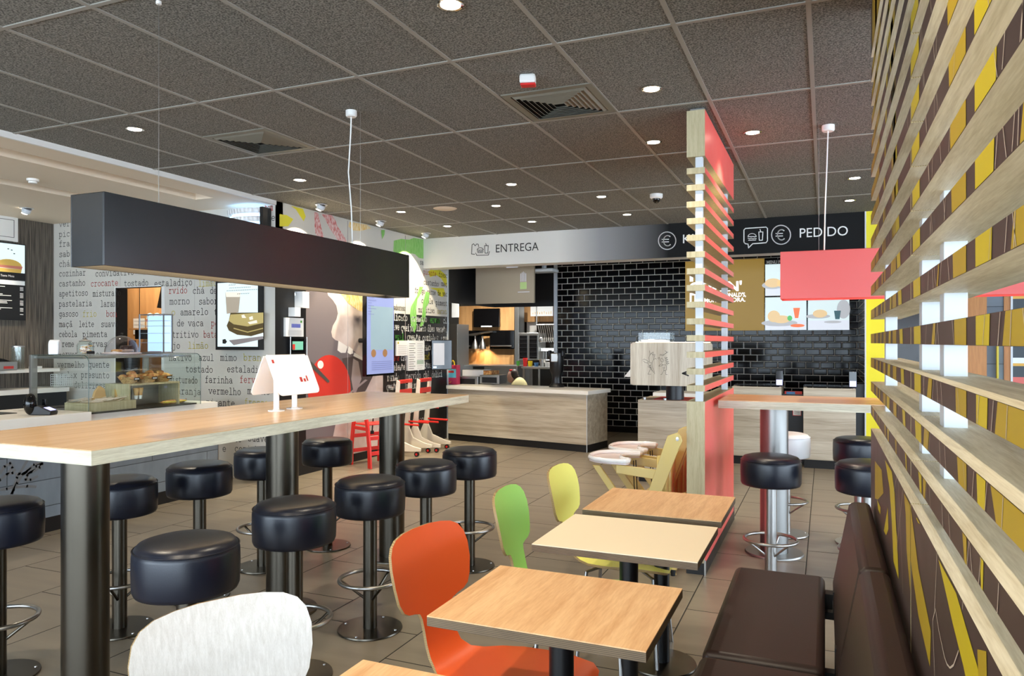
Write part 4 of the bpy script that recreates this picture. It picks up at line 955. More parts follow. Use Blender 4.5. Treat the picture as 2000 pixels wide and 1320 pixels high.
# wooden cubby
t = thing('wooden_shelf_box', 'pale wooden open box shelf inside the pastry display', 'shelf', (-5.82, 5.02, .912))
mb = MB().box(-.16, .14, -.28, -.265, 0, .20).box(-.16, .14, .265, .28, 0, .20).box(-.16, .14, -.28, .28, .20, .215)
mb.build('box', screen_wood, t, smooth=False); MB().box(-.12, -.10, -.05, .0, 0, .2).box(-.13, -.12, -.265, .265, 0, .2).build('back_panel', kitchen_steel, t, smooth=False)
def croissant(name, loc, rz, label, s_=1.0):
    t = thing(name, label, 'croissant', loc, rz, 'croissants in the wicker baskets')
    pts = []; rs_ = []
    for k in range(13):
        a_ = R(-75+150*k/12); pts.append((.05*math.sin(a_)*s_, -.03*math.cos(a_)*s_, 0)); f_ = math.sin(PI*(k+.6)/13.2); rs_.append((.006+.021*f_*(1+.12*(k % 2)))*s_)
    MB().tube(pts, rs_, 10).build('pastry', bread, t); return t
cr0 = None; bi = 0
for (u, v, lab) in ((252, 735, 'left'), (287, 735, 'middle'), (316, 733, 'right')):
    p = atX(u, v, -5.78)
    t = thing('wicker_basket', 'round wicker bread basket, %s of the three in the pastry display' % lab, 'basket', (p.x, p.y, 1.128), 0, 'wicker bread baskets')
    MB().lathe([(.0001, 0), (.055, 0), (.085, .05), (.098, .062), (.092, .062), (.078, .05), (.05, .008), (.0001, .008)], n=28).build('bowl', wicker, t)
    lb = MB().box(.096, .100, -.03, .03, .03, .055, black_p).box(.0985, .1008, -.022, .022, .038, .046, ink_white); lb.build('price_label', None, t, smooth=False)
    random.seed(bi)
    for k, (dx, dy, dz) in enumerate(((.0, -.035, .055), (.01, .04, .055), (-.03, 0, .06), (.04, .0, .06), (0, 0, .085))):
        l = 'golden croissant %s in the %s wicker basket' % (('at the near side', 'at the far side', 'at the back', 'at the front rim', 'on top of the pile')[k], lab)
        loc = (p.x+dx, p.y+dy, 1.128+dz); rz = random.uniform(0, 6)
        if cr0 is None: cr0 = croissant('croissant', loc, rz, l)
        else: dup(cr0, loc, rz, l)
    bi += 1
# trays of cutlery sticks, cones, bags
t = thing('wooden_tray', 'pale wooden tray box in the pastry display holding wrapped sticks', 'tray', (-5.78, 4.63, .912))
MB().box(-.17, .13, -.30, .16, 0, .075).build('tray', screen_wood, t, bevel=.003)
sk = MB(); random.seed(3)
for k in range(26):
    a_ = random.uniform(-.5, .5); c = Vector((random.uniform(-.12, .1), random.uniform(-.25, .05), .08+random.uniform(0, .02))); d = Vector((math.sin(a_), math.cos(a_), random.uniform(-.1, .2)))*.08
    sk.tube([c-d, c+d], .004, 6)
o = sk.build('wrapped_sticks', plain('stick_paper', srgb(232, 214, 196), .6)); tag(o, 'loose pile of wrapped wooden stirrer sticks on the tray in the pastry display', 'stirrers', kind='stuff'); o.location = (-5.78, 4.63, .912)
for k, (y_, lab) in enumerate(((4.83, 'left'), (4.875, 'right'))):
    t = thing('ice_cream_cone', 'rolled wafer cone in a white paper cup, %s of the pair' % lab, 'cone', (-5.70, y_, .988), 0, 'wafer cones in the display')
    MB().lathe([(.0001, 0), (.012, 0), (.018, .05), (.016, .05)], n=20).build('paper_cup', paper, t); MB().lathe([(.014, .02), (.026, .10), (.023, .10)], n=20).build('cone', kraft, t)
for (y_, z_, rr, lab) in ((4.60, 1.03, 0, 'lying folded to the left of the cones'), (4.76, 1.03, 1.2, 'standing behind the cones')):
    t = thing('paper_bag', 'brown kraft paper bag %s' % lab, 'bag', (-5.88, y_, .988), rr)
    MB().prism([(-.07, 0), (.07, .0), (.05, .10), (.0, .13), (-.045, .08)], -.012, .012, 'X').build('bag', kraft, t, bevel=.004)
t = thing('filled_roll', 'long ham and cheese roll lying at the far end of the display deck', 'sandwich', (-5.74, 5.28, .912))
MB().sphere((0, 0, .02), .035, .15, .022).build('bread', bread, t); MB().box(-.03, .035, -.13, .13, .018, .026).build('cheese', pr_yel, t, bevel=.003)
t = thing('grid_basket', 'small white wire-grid basket inside the pastry display', 'basket', (-6.15, 4.45, 1.12)); gm = MB()
for k in range(9): gm.tube([(-.04, -.07+.0175*k, 0), (-.04, -.07+.0175*k, .10)], .002, 5).tube([(.04, -.07+.0175*k, 0), (.04, -.07+.0175*k, .10)], .002, 5)
for k in range(6): gm.tube([(.04, -.07, .02*k), (.04, .07, .02*k), (-.04, .07, .02*k), (-.04, -.07, .02*k)], .002, 5, closed=True)
gm.build('wire_grid', white_p, t); MB().box(-.3, .12, -.12, .4, -.012, 0).build('glass_shelf', glass, t)
# on top of the case
def on_case(u, X=-6.0): return atX(u, 690, X).y
ZT = 1.391
t = thing('soap_dispenser', 'small white round-topped dispenser with a purple window on top of the display', 'dispenser', (-6.18, 4.41, ZT), R(-50))
pr = [(-.05, 0), (.05, 0), (.05, .085)]+[(.05*math.cos(R(a_)), .085+.045*math.sin(R(a_))) for a_ in range(15, 180, 15)]+[(-.05, .085)]
MB().prism(pr, -.04, .04, 'Y').build('case', white_gloss, t, bevel=.008); MB().sphere((.02, -.04, .05), .013, .004, .032).build('window', purple, t)
t = thing('cookie_jar', 'glass jar of cookies with a metal lid on top of the display', 'jar', (-6.05, 4.60, ZT))
MB().lathe([(.0001, 0), (.06, 0), (.068, .012), (.068, .085), (.052, .11), (.046, .115), (.043, .112), (.048, .105), (.064, .083), (.064, .014), (.0001, .005)], n=32).build('glass', glass, t)
MB().lathe([(.05, .114), (.052, .12), (.02, .13), (.008, .15), (.0001, .152)], n=24).build('lid', steel, t)
MB().box(.062, .072, -.035, .035, .005, .03, black_p).build('label_plate', None, t, smooth=False)
random.seed(5)
cm = MB(); o = thing('cookie', 'golden round cookie stacked inside the glass jar', 'cookie', (-6.05, 4.60, ZT+.008), 0, 'cookies in the jar'); MB().lathe([(.0001, 0), (.026, 0), (.028, .005), (.022, .011), (.0001, .012)], (0, 0, 0), 18).build('biscuit', bread, o)
for k in range(11): dup(o, (-6.05+random.uniform(-.028, .028), 4.60+random.uniform(-.028, .028), ZT+.008+.0125*(k//2+(k % 2)*.5)), random.uniform(0, 3))
t = thing('cake_dome', 'clear plastic cake dome on a wooden board on top of the display', 'cake dome', (-6.0, 4.93, ZT))
MB().lathe([(.0001, 0), (.165, 0), (.168, .008), (.15, .014), (.0001, .014)], n=48).build('board', hc_tray, t)
MB().sphere((0, 0, .014), .145, .145, .155, 40, 14, t0=PI/2, t1=PI).sphere((0, 0, .014), .142, .142, .152, 40, 14, t0=PI/2, t1=PI).build('dome', plastic_clear, t)
MB().lathe([(.008, .168), (.006, .178), (.012, .19), (.0001, .194)], n=16).build('knob', plastic_clear, t)
t = thing('chocolate_cake', 'dark chocolate cake on a steel plate under the plastic dome', 'cake', (-6.0, 4.985, ZT+.0145)); MB().lathe([(.0001, 0), (.055, 0), (.062, .03), (.052, .06), (.0001, .065)], n=28).build('cake', choc, t); MB().lathe([(.056, .0), (.067, .028), (.064, .028), (.055, .002)], n=28).build('plate', chrome, t)
t = thing('pastry_slice', 'flat golden pastry beside the chocolate cake under the dome', 'pastry', (-5.97, 4.85, ZT+.0145)); MB().sphere((0, 0, .014), .035, .055, .016).build('pastry', bread, t)
# small lit cabinet in the hatch
t = thing('glass_cabinet', 'small brightly lit glass cabinet with shelves standing by the serving hatch', 'cabinet', (-6.48, 5.22, 1.392)); w_ = .12; 
p0 = atY(281, 690, 5.22).x; p1 = atY(328, 690, 5.22).x; t.location = ((p0+p1)/2, 5.22, 1.392); w_ = (p1-p0)/2
d_ = .05
fr = MB()
for sx, sy in ((-1, -1), (1, -1), (1, 1), (-1, 1)): fr.box(sx*w_-.005, sx*w_+.005, sy*d_-.005, sy*d_+.005, 0, .375)
fr.box(-w_, w_, -d_, d_, .365, .375).box(-w_, w_, -d_, d_, 0, .012); fr.build('frame', steel, t, smooth=False)
MB().box(-w_+.008, w_-.008, d_-.012, d_-.006, .02, .36).build('back_light', em_fridge, t, smooth=False)
sh = MB()
for z_ in (.10, .19, .26, .31): sh.box(-w_+.006, w_-.006, -d_+.006, d_-.014, z_, z_+.004)
sh.build('shelf', white_metal, t, smooth=False); MB().box(-w_, w_, -d_-.002, -d_+.002, .012, .365).build('front_glass', glass, t, smooth=False)
t = thing('card_terminal', 'black card payment terminal with lit keys on the white café worktop', 'card terminal', (-5.66, 3.95, .929), R(20))
b_ = MB().prism([(-.09, 0), (.08, 0), (.085, .03), (-.02, .075), (-.09, .06)], -.045, .045, 'Y').build('body', black_p, t, bevel=.006)
MB().prism([(.02, .0585), (.075, .0365), (.0755, .0375), (.0205, .0595)], -.033, .033, 'Y').build('keys', em_key, b_, smooth=False)
MB().sphere((-.09, -.03, .085), .045, .05, .085, 20, 12).build('cradle', black_gloss, t)
MB().box(-.03, .0, .02, .04, .07, .12).build('stylus', black_gloss, t)
t = thing('drip_tray', 'long black recessed grill set in the white café worktop', 'grill', (-6.1, 3.5, .929)); MB().box(-.12, .12, -.45, .45, 0, .004).build('grill', black_p, t)
# things behind the counter along the fluted wall
t = thing('back_worktop', 'white shelf worktop along the dark fluted wall behind the café counter', 'worktop', (-8.65, 4.0, 0))
MB().box(-.30, .15, -3.0, 2.25, .90, .955).build('worktop', white_stone, t, smooth=False); MB().box(-.29, .10, -3.0, 2.25, .12, .90).build('cabinet', black_p, t, smooth=False); MB().box(-.29, .06, -3.0, 2.25, 0, .12).build('plinth', black_matte, t, smooth=False)
MB().box(-.30, -.02, -3.0, 2.25, 1.14, 1.18).build('upper_shelf', white_stone, t, smooth=False)
p = atX(12, 745, -8.5)
t = thing('coffee_machine', 'grey metal coffee machine at the left edge behind the café counter', 'coffee machine', (-8.6, p.y-.12, 1.18))
MB().box(-.12, .15, -.30, .22, 0, .10).build('body', kitchen_steel, t, bevel=.01); MB().prism([(-.30, .10), (.18, .10), (.10, .13), (-.30, .2)], -.1, .1, 'X').build('lid', black_gloss, t, bevel=.004); MB().box(.15, .153, .06, .17, .02, .05).build('badge', ink_red, t)
p = atX(35, 745, -8.7)
t = thing('glass_jar', 'tall clear glass cylinder jar behind the café counter', 'jar', (-8.7, p.y, 1.18)); MB().lathe([(.0001, 0), (.065, 0), (.068, .01), (.068, .26), (.062, .26), (.062, .012), (.0001, .01)], n=32).build('glass', glass, t); MB().lathe([(.07, .26), (.07, .275), (.0001, .28)], n=28).build('lid', steel, t)
p = atX(50, 745, -8.7)
t = thing('sugar_dish', 'small white dish beside the tall glass jar', 'dish', (-8.6, p.y+.05, 1.18)); MB().box(-.05, .05, -.05, .05, 0, .035).build('dish', white_p, t, bevel=.005)
# menu boards on fluted wall
def wall_rect(u0, u1, v0, v1, X): a_ = atX(u0, (v0+v1)/2, X); b_ = atX(u1, (v0+v1)/2, X); return a_.y, b_.y
Xb = -8.93
t = thing('menu_board', 'lit menu board with a sandwich picture on the dark fluted wall', 'menu board', (Xb, 0, 0))
yb = atX(47, 480, Xb).y; zt = atX(47, 478, Xb).z; zb = atX(47, 626, Xb).z; yl = yb-1.2
MB().box(0, .03, yl, yb, zb, zt).build('panel', black_p, t, smooth=False)
zm = atX(47, 558, Xb).z; zm2 = atX(47, 549, Xb).z
pic = MB().box(.03, .032, yl+.02, yb-.012, zm2, zt-.012); pic.build('picture', em_screen, t, smooth=False)
bn = MB()
cyb = yb-.20; czb = (zt+zm2)/2-.03
bn.add([(.0335, cyb+.15*math.cos(k*PI/12), czb-.02+.075*math.sin(k*PI/12)) for k in range(13)], [tuple(range(13))], plain('bun_print', srgb(232, 190, 96), .5))
bn.add([(.0337, cyb-.16, czb-.02), (.0337, cyb+.16, czb-.02), (.0337, cyb+.15, czb-.055), (.0337, cyb-.15, czb-.05)], [(0, 1, 2, 3)], plain('ham_print', srgb(214, 130, 110), .5))
bn.add([(.0338, cyb-.16, czb-.055), (.0338, cyb+.15, czb-.055), (.0338, cyb+.14, czb-.10), (.0338, cyb-.15, czb-.10)], [(0, 1, 2, 3)], MATS['bun_print'])
bn.add([(.0336, cyb-.2, czb-.10), (.0336, yb-.012, czb-.10), (.0336, yb-.012, zm2), (.0336, cyb-.2, zm2)], [(0, 1, 2, 3)], black_p)
put_text(bn, 'Tosta Mista', (.034, cyb-.10, zm2+.035), (0, 1, 0), (0, 0, 1), .16, .025, ink_white)
for k, (dy, dz) in enumerate(((.02, .16), (.05, .12), (-.02, .17))): bn.box(.0335, .034, cyb+dy, cyb+dy+.02, czb+dz, czb+dz+.01, ink)
bn.build('sandwich_print', None, t, smooth=False)
ln = MB(); ln.box(.03, .033, yl, yb-.012, zm, zm2-.005, paper); random.seed(9); z_ = zm-.03
while z_ > zb+.03:
    for j in range(random.choice([1, 3, 4])):
        L_ = random.uniform(.15, .4); ln.box(.03, .032, yb-.6, yb-.55+L_, z_, z_+.007, ink_white); ln.box(.03, .032, yb-.07, yb-.03, z_, z_+.007, ink_white); z_ -= .016
    z_ -= .025
ln.build('price_lines', None, t, smooth=False)
t = thing('framed_panel', 'white framed panel above the menu board on the dark fluted wall', 'panel', (Xb, 0, 0)); yb = atX(32, 450, Xb).y; zt = atX(32, 424, Xb).z; zb = atX(32, 473, Xb).z
MB().box(0, .03, yb-1.2, yb, zb, zt).build('panel', white_p, t, smooth=False); mb = MB()
for a_ in ((yb-1.2, yb-.045, zt-.05, zt-.045), (yb-1.2, yb-.045, zb+.045, zb+.05), (yb-.05, yb-.045, zb+.045, zt-.045)): mb.box(.03, .0315, *a_)
mb.build('border_line', ink, t, smooth=False)
# screen on the text wall
t = thing('wall_screen', 'portrait screen showing a toasted sandwich and a latte on the lettered wall', 'screen', (0, YM, 0))
xa, xb_ = -6.205, -5.60; za, zb = 1.415, 2.17
MB().box(xa, xb_, -.085, -.004, za, zb).build('housing', black_p, t, smooth=False)
yS = -.087
pc = MB().box(xa+.03, xb_-.012, yS, -.086, za+.035, zb-.02, em_screen); pc.build('display', None, t, smooth=False)
pp = MB(); c_toast = emis('toast_picture', (.52, .42, .16, 1), .55); c_crust = emis('toast_crust_picture', (.10, .07, .025, 1), .5); c_glass = emis('latte_picture', (.42, .36, .28, 1), .6); c_foam = emis('foam_picture', (.75, .7, .6, 1), .8); c_plate = emis('plate_picture', (.66, .74, .74, 1), .8)
def scr(pts, m, k):
    P = [atY(320+x/7.333, 520+y/7.333, YM+yS-.001*k) for x, y in pts]; pp.add([(q.x, q.y-YM, q.z) for q in P], [tuple(range(len(P)))], m)
scr([(850, 800), (930, 1060), (1420, 1000), (1425, 1010), (1420, 700), (900, 690)], c_plate, 1)
scr([(930, 1060), (1420, 1000), (1425, 1040), (1000, 1130)], pr_gray, 2)
scr([(880, 370), (1100, 370), (1070, 660), (900, 680)], c_glass, 2); scr([(882, 370), (1100, 370), (1090, 440), (892, 440)], c_foam, 3)
scr([(950, 680), (930, 780), (900, 850), (930, 920), (1050, 980), (1250, 1000), (1425, 950), (1425, 660), (960, 665)], c_crust, 4)
scr([(955, 690), (930, 780), (1000, 830), (1200, 862), (1425, 810), (1425, 662)], c_toast, 5)
scr([(1000, 880), (1200, 935), (1420, 880), (1420, 895), (1200, 950), (1000, 895)], c_toast, 5)
scr([(1110, 700), (1150, 690), (1180, 740), (1120, 740)], c_foam, 6); scr([(1220, 730), (1270, 710), (1280, 760), (1230, 770)], c_foam, 6); scr([(1200, 800), (1330, 770), (1340, 810), (1230, 830)], c_foam, 6)
scr([(840, 1050), (880, 1040), (905, 1080), (880, 1110), (840, 1105)], ink, 6)
for (x0, x1, y_) in ((930, 1050, 268), (940, 1260, 310), (900, 1390, 350), (1050, 1250, 395)):
    for k in range(int((x1-x0)/26)): scr([(x0+k*26, y_-k*1.2), (x0+k*26+18, y_-8-k*1.2), (x0+k*26+16, y_-1-k*1.2), (x0+k*26+3, y_+8-k*1.2)], ink, 7)
pp.build('picture', None, t, smooth=False)
# insect lamp
t = thing('insect_lamp', 'white curved insect light trap glowing blue high on the lettered wall', 'insect lamp', (0, YM, 0))
xa, xb_ = atY(441, 420, YM-.1).x, atY(512, 420, YM-.1).x; zt, zb = 2.94, 2.50
MB().box(xb_, xb_+.04, -.14, -.004, zb, zt).build('side_cap', black_p, t, bevel=.004)
n = 10
for i in range(5):
    cv = MB()
    z1_ = zt-.0-.09*i; z0_ = z1_-.055
    P = []; 
    for k in range(n+1): f_ = k/n; x_ = xa+(xb_-xa)*f_; y_ = -.03-.12*math.sin(PI*min(f_*.75+.12, 1)); P.append((x_, y_))
    for k in range(n): cv.add([(P[k][0], P[k][1], z0_), (P[k+1][0], P[k+1][1], z0_), (P[k+1][0], P[k+1][1]-.008, z1_), (P[k][0], P[k][1]-.008, z1_)], [(0, 1, 2, 3)])
    o = cv.build('cover_louvre', white_gloss, t); so = o.modifiers.new('s', 'SOLIDIFY'); so.thickness = .005
MB().tube([(xa+.03, -.06, zt-.075), (xb_-.02, -.06, zt-.075)], .012, 10).tube([(xa+.03, -.06, zt-.165), (xb_-.02, -.06, zt-.165)], .012, 10).tube([(xa+.03, -.06, zt-.26), (xb_-.02, -.06, zt-.26)], .012, 10).build('tube', em_uv, t)
MB().box(xa+.01, xb_, -.02, -.004, zb, zt-.02).build('back_plate', em_tube, t, smooth=False)
# hatch interior
t = thing('hatch_room_panel', 'wooden wall seen through the serving hatch in the lettered wall', 'panel', (0, 7.3, 0))
MB().box(-10.5, -7.0, 0, .04, 0, 2.98).build('panel', kitchen_wood, t, smooth=False); MB().box(-8.553, -8.545, -.004, 0, 0, 2.98).build('joint', black_p, t, smooth=False)
t['kind'] = 'structure'; t.name = 'wall_hatch_room'; 
mb = MB().box(hx0-.04, hx0+.006, YM+.001, YM+.16, .9, hz1).box(hx0-.04, hx0-.001, YM+.12, YM+.16, 0, .9)
struct('trim_6', mb, black_matte, smooth=False)
spot((-7.9, 6.75, 2.9), (-8.4, 7.3, 1.6), 95, R(120), .8, (1, .86, .68)); spot((-5.7, 12.7, 2.9), (-6.1, 13.6, .8), 260, R(130), .8, (1, .95, .85)); spot((-5.0, 13.0, 2.9), (-5.2, 13.2, 0), 260, R(130), .8, (1, .97, .9))  # added spots without fixtures, to brighten the hatch room and the kitchen
t = thing('hatch_screen', 'black screen tilted in the upper right of the serving hatch', 'screen', atY(320, 560, 7.1)); MB().tube([(.05, .0, -.1), (.05, .2, -.1)], .02, 10).build('wall_bracket', black_p, t); MB().prism([(-.02, .02), (.16, .02), (.16, -.30), (-.10, -.27)], -.02, .02, 'Y').build('panel', black_gloss, t)
pa, pb = atY(259, 622, 7.28), atY(281, 653, 7.28)
t = thing('notice_sheet', 'white notice sheet pinned on the wood seen through the serving hatch', 'notice', (pa.x, 7.295, 0)); MB().box(0, pb.x-pa.x, -.004, 0, pb.z, pa.z).build('sheet', paper, t, smooth=False)
ln = MB()
for k in range(5): ln.box(.02, pb.x-pa.x-.02, -.006, -.004, pb.z+.03+.05*k, pb.z+.034+.05*k)
ln.build('print', pr_gray, t, smooth=False)
zs_ = atY(293, 641, 7.1).z; ts_ = thing('hatch_shelf', 'narrow wooden shelf on the wall seen through the serving hatch', 'shelf', (-8.3, 7.1, zs_-.02)); MB().box(-.12, .75, -.12, .2, 0, .02).build('board', kitchen_wood, ts_, smooth=False); MB().box(-.1, -.08, 0, .2, -.12, 0).build('bracket', black_p, ts_, smooth=False); MB().box(.3, .32, 0, .2, -.12, 0).build('bracket', black_p, ts_, smooth=False)
for k, (u, col, lab) in enumerate(((293, red_plain, 'red'), (307, plain('blue_band', srgb(40, 60, 150), .5), 'blue'))):
    p = atY(u, 627, 7.08); t = thing('sauce_bottle', 'white squeeze bottle with a %s band behind the lit glass cabinet' % lab, 'bottle', (p.x, 7.08, zs_)); MB().lathe([(.0001, 0), (.045, 0), (.045, .12), (.03, .19), (.0001, .2)], n=20).build('bottle', white_p, t); MB().lathe([(.046, .085), (.046, .115)], n=20).build('band', col, t)
pa = atY(262, 668, 6.55); t = thing('cup_stack', 'dark stacked cups standing in the serving hatch', 'cups', (pa.x+.03, 6.5, .9+.0)); MB().lathe([(.0001, 0), (.07, 0), (.09, .42), (.0001, .42)], n=24).build('cups', black_p, t); MB().lathe([(.0001, .421), (.05, .421), (.04, .62), (.0001, .63)], n=20).build('lid_stack', plain('dark_purple', srgb(60, 40, 56), .4), t)

# ================================================================ MURAL WALL OBJECTS
def wall_sheet(name, label, cat, u0, u1, v0, v1, X, mat, th=.008):
    a_ = atX(u0, v0, X); b_ = atX(u1, v1, X); c_ = atX(u0, v1, X)
    t = thing(name, label, cat, (X, a_.y, 0)); th = X-XM-.0012; MB().box(-th, 0, 0, b_.y-a_.y, c_.z, a_.z).build('panel', mat, t, smooth=False); return t, a_, b_, c_
t, a_, b_, c_ = wall_sheet('wall_poster', 'white poster with a blue barcode-like heading on the black panel', 'poster', 558, 593, 620, 657, XM+.03, paper)
pm = MB(); w_ = b_.y-a_.y; h_ = a_.z-c_.z
for k in range(11): pm.box(0, .002, w_*.32+k*.014, w_*.32+k*.014+.008, c_.z+h_*.48, c_.z+h_*.68, plain('blue_ink', srgb(60, 80, 200), .5) if 'blue_ink' not in MATS else MATS['blue_ink'])
for k in range(5): pm.box(0, .002, w_*.12, w_*.88, c_.z+h_*(.08+.06*k), c_.z+h_*(.09+.06*k), pr_gray)
pm.box(0, .002, w_*.82, w_*.9, c_.z+h_*.75, c_.z+h_*.87, ink_grn); pm.build('print', None, t, smooth=False)
t, a_, b_, c_ = wall_sheet('sign_holder', 'framed sign with a green panel on the black wall panel', 'sign', 566, 598, 661, 689, XM+.03, black_gloss)
w_ = b_.y-a_.y; h_ = a_.z-c_.z; MB().box(0, .003, w_*.15, w_*.8, c_.z+h_*.2, c_.z+h_*.8, plain('mint', srgb(120, 196, 176), .5)).box(.003, .004, w_*.15, w_*.3, c_.z+h_*.22, c_.z+h_*.6, pr_red2).build('print', None, t, smooth=False)
mb = MB()
for y_ in (0, w_): mb.tube([(0.01, y_, c_.z-.03), (.01, y_, a_.z+.02)], .005, 8)
mb.build('steel_rod', steel, t)
t, a_, b_, c_ = wall_sheet('towel_dispenser', 'bright white rectangular dispenser on the black wall panel under the lamp', 'dispenser', 591, 604, 569, 601, XM+.11, white_gloss, .10)
t, a_, b_, c_ = wall_sheet('hook_dispenser', 'small white rounded dispenser above the poster on the black panel', 'dispenser', 576, 587, 600, 618, XM+.09, white_gloss, .08)
t = thing('coat_rail', 'short chrome rail high on the black panel under the hanging lamp', 'rail', (XM+.03, atX(572, 570, XM).y, atX(572, 572, XM).z)); MB().tube([(0, 0, 0), (0, .25, 0)], .008, 8).tube([(-.03, 0.01, 0), (0, .01, 0)], .006, 8).tube([(0, .0, 0), (0, 0, -.03)], .006, 8).build('bar', chrome, t)
# hanging blue display
Xd = -5.2
a_ = atX(717, 583, Xd); b_ = atX(770, 733, Xd)
t = thing('order_display', 'tall bluish order display screen hung in front of the mural', 'screen', (Xd, a_.y, 0)); w_ = b_.y-a_.y
MB().box(-.06, -.004, -.012, w_, 1.075, 2.40).build('housing', black_gloss, t, smooth=False); MB().box(-.004, 0, 0, w_-.012, 1.10, 2.38).build('display', em_screen_b, t, smooth=False)
pm = MB(); c_lines = emis('display_lines', (.2, .22, .45, 1), .6); c_brown = emis('burger_picture', (.35, .18, .08, 1), .6); c_pale = emis('display_pale', (.36, .5, .58, 1), .45)
pm.box(0, .001, .08, w_-.03, 1.40, 1.95, c_pale)
for k in range(14): pm.box(.001, .002, .02, .10+.05*(k % 3), 2.30-.035*k, 2.306-.035*k, c_lines)
for yy_ in (.14, .40):
    pm.add([(.0025, yy_+.055*math.cos(k*PI/8), 1.36+.05*math.sin(k*PI/8)) for k in range(16)], [tuple(range(16))], c_brown)
for k in range(5): pm.box(.001, .002, .1, w_-.05, 1.15+.025*k, 1.158+.025*k, c_lines)
pm.build('picture', None, t, smooth=False); MB().tube([(-.24, w_*.3, 1.52), (-.05, w_*.3, 1.52)], .03, 12).build('wall_arm', black_p, t)
# paper notices
t, a_, b_, c_ = wall_sheet('notice_sheet', 'white notice sheet on the black lettered wall, left of the taller list', 'notice', 774, 798, 665, 695, XM+.02, paper)
w_ = b_.y-a_.y; h_ = a_.z-c_.z; pm = MB().box(0, .001, w_*.1, w_*.2, c_.z+h_*.78, c_.z+h_*.92, ink_yel)
for k in range(5): pm.box(0, .001, w_*.15, w_*.85, c_.z+h_*(.12+.13*k), c_.z+h_*(.14+.13*k), pr_gray)
pm.build('print', None, t, smooth=False)
t, a_, b_, c_ = wall_sheet('notice_list', 'tall white printed price list on the black lettered wall', 'notice', 797, 829, 665, 724, XM+.03, paper)
w_ = b_.y-a_.y; h_ = a_.z-c_.z; pm = MB()
for k in range(12): pm.box(0, .001, w_*.06, w_*(.35+.08*(k % 2)), c_.z+h_*(.06+.075*k), c_.z+h_*(.075+.075*k), ink); pm.box(0, .001, w_*.55, w_*(.85+.05*(k % 2)), c_.z+h_*(.06+.075*k), c_.z+h_*(.072+.075*k), pr_gray)
pm.box(0, .0012, w_*.53, w_*.95, c_.z+h_*.2, c_.z+h_*.34, plain('sage', srgb(176, 196, 184), .5)); pm.build('print', None, t, smooth=False)
t = thing('touch_terminal', 'black tilted tablet terminal mounted at the end of the lettered wall', 'terminal', (XM+.1, atX(850, 690, XM).y, atX(850, 692, XM).z), R(-38))
MB().box(-.02, .03, -.17, .17, -.23, .22).build('body', black_gloss, t, bevel=.01); MB().box(.031, .034, -.14, .04, -.16, .17).build('display', emis('terminal_display', (.55, .56, .6, 1), .5), t, smooth=False); MB().box(.031, .035, -.14, -.09, -.2, -.18).build('blue_light', em_uv, t, smooth=False)

# ================================================================ DELIVERY COUNTER
t = thing('delivery_counter', 'pale wood counter with a white top at the delivery point', 'counter', (-2.98, 9.68, 0), math.atan2(-.47, 2.47))
# local x runs back along the front towards the left (negative)
b_ = MB().box(-2.40, 0, 0, .62, .10, .785).build('front_panel', ash_h, t, smooth=False); MB().box(-2.40, .003, .01, .62, 0, .10).build('plinth', black_matte, t, smooth=False)
MB().box(-2.41, .035, -.035, .66, .785, .838).build('worktop', white_stone, t, smooth=False, bevel=.003); MB().box(-.004, .004, -.004, .004, 0, .785).build('steel_corner', white_metal, t, smooth=False)
def on_counter(u, v, zt=.838):
    return atZ(u, v, zt)
def kbox(name, label, cat, u0, u1, v0, v1, Y, depth, mat, group=None, part='body', bevel=.004):
    a_ = atY(u0, v0, Y); b_ = atY(u1, v1, Y); t = thing(name, label, cat, (a_.x, Y, b_.z), 0, group)
    MB().box(0, b_.x-a_.x, 0, depth, 0, a_.z-b_.z).build(part, mat, t, smooth=False, bevel=bevel); return t, b_.x-a_.x, a_.z-b_.z
t, w_, h_ = kbox('meal_box', 'pink carton meal box with yellow arched handles on the delivery counter', 'box', 866, 892, 713, 751, 10.32, .12, plain('pink_card', srgb(206, 60, 96), .5)); t.location.z = .84
arch = MB()
for k in (0, 1): arch.tube([(w_*.32+k*.06+.03*math.cos(R(a2)), .06, h_+.07*math.sin(R(a2))) for a2 in range(180, -1, -15)], .008, 8)
arch.build('arch_handle', plain('arch_yellow', srgb(250, 214, 30), .4), t); MB().box(w_*.2, w_*.95, -.003, 0, h_*.35, h_*.8, plain('cyan_print', srgb(120, 210, 224), .5)).box(w_*.3, w_*.8, -.005, -.003, h_*.6, h_*.72, pr_red2).build('print', None, t, smooth=False)
pm = MB().tube([(w_*.35+.06*math.cos(R(a2)), -.003, h_*.2+.04*math.sin(R(a2))) for a2 in range(200, 341, 14)], .004, 6); pm.build('smile_print', MATS['arch_yellow'], t)
t, w_, h_ = kbox('plastic_box', 'clear plastic box of small toys on the left end of the delivery counter', 'box', 834, 863, 743, 753, 10.3, .15, glass); t.location.z = .84
MB().box(.03, w_*.5, .03, .1, .01, .05, pr_yel).box(w_*.4, w_*.9, .04, .1, .01, .06, plain('toy_blue', srgb(70, 120, 170), .5)).build('contents', None, t, smooth=False)
p = atZ(1085, 756, .838)
t = thing('drink_dispenser', 'black waisted dispenser with a steel top standing on the delivery counter', 'dispenser', (p.x, p.y+.05, .838))
MB().lathe([(.0001, 0), (.115, 0), (.11, .02), (.075, .06), (.068, .13), (.075, .19), (.10, .24), (.105, .44), (.10, .50), (.0001, .50)], n=32).build('body', black_p, t); MB().box(-.055, .055, -.112, -.09, .37, .50).build('spout', steel, t, bevel=.01)
MB().box(-.12, -.09, -.05, .05, .45, .54).box(.09, .12, -.05, .05, .45, .54).build('grip', black_p, t, bevel=.01)
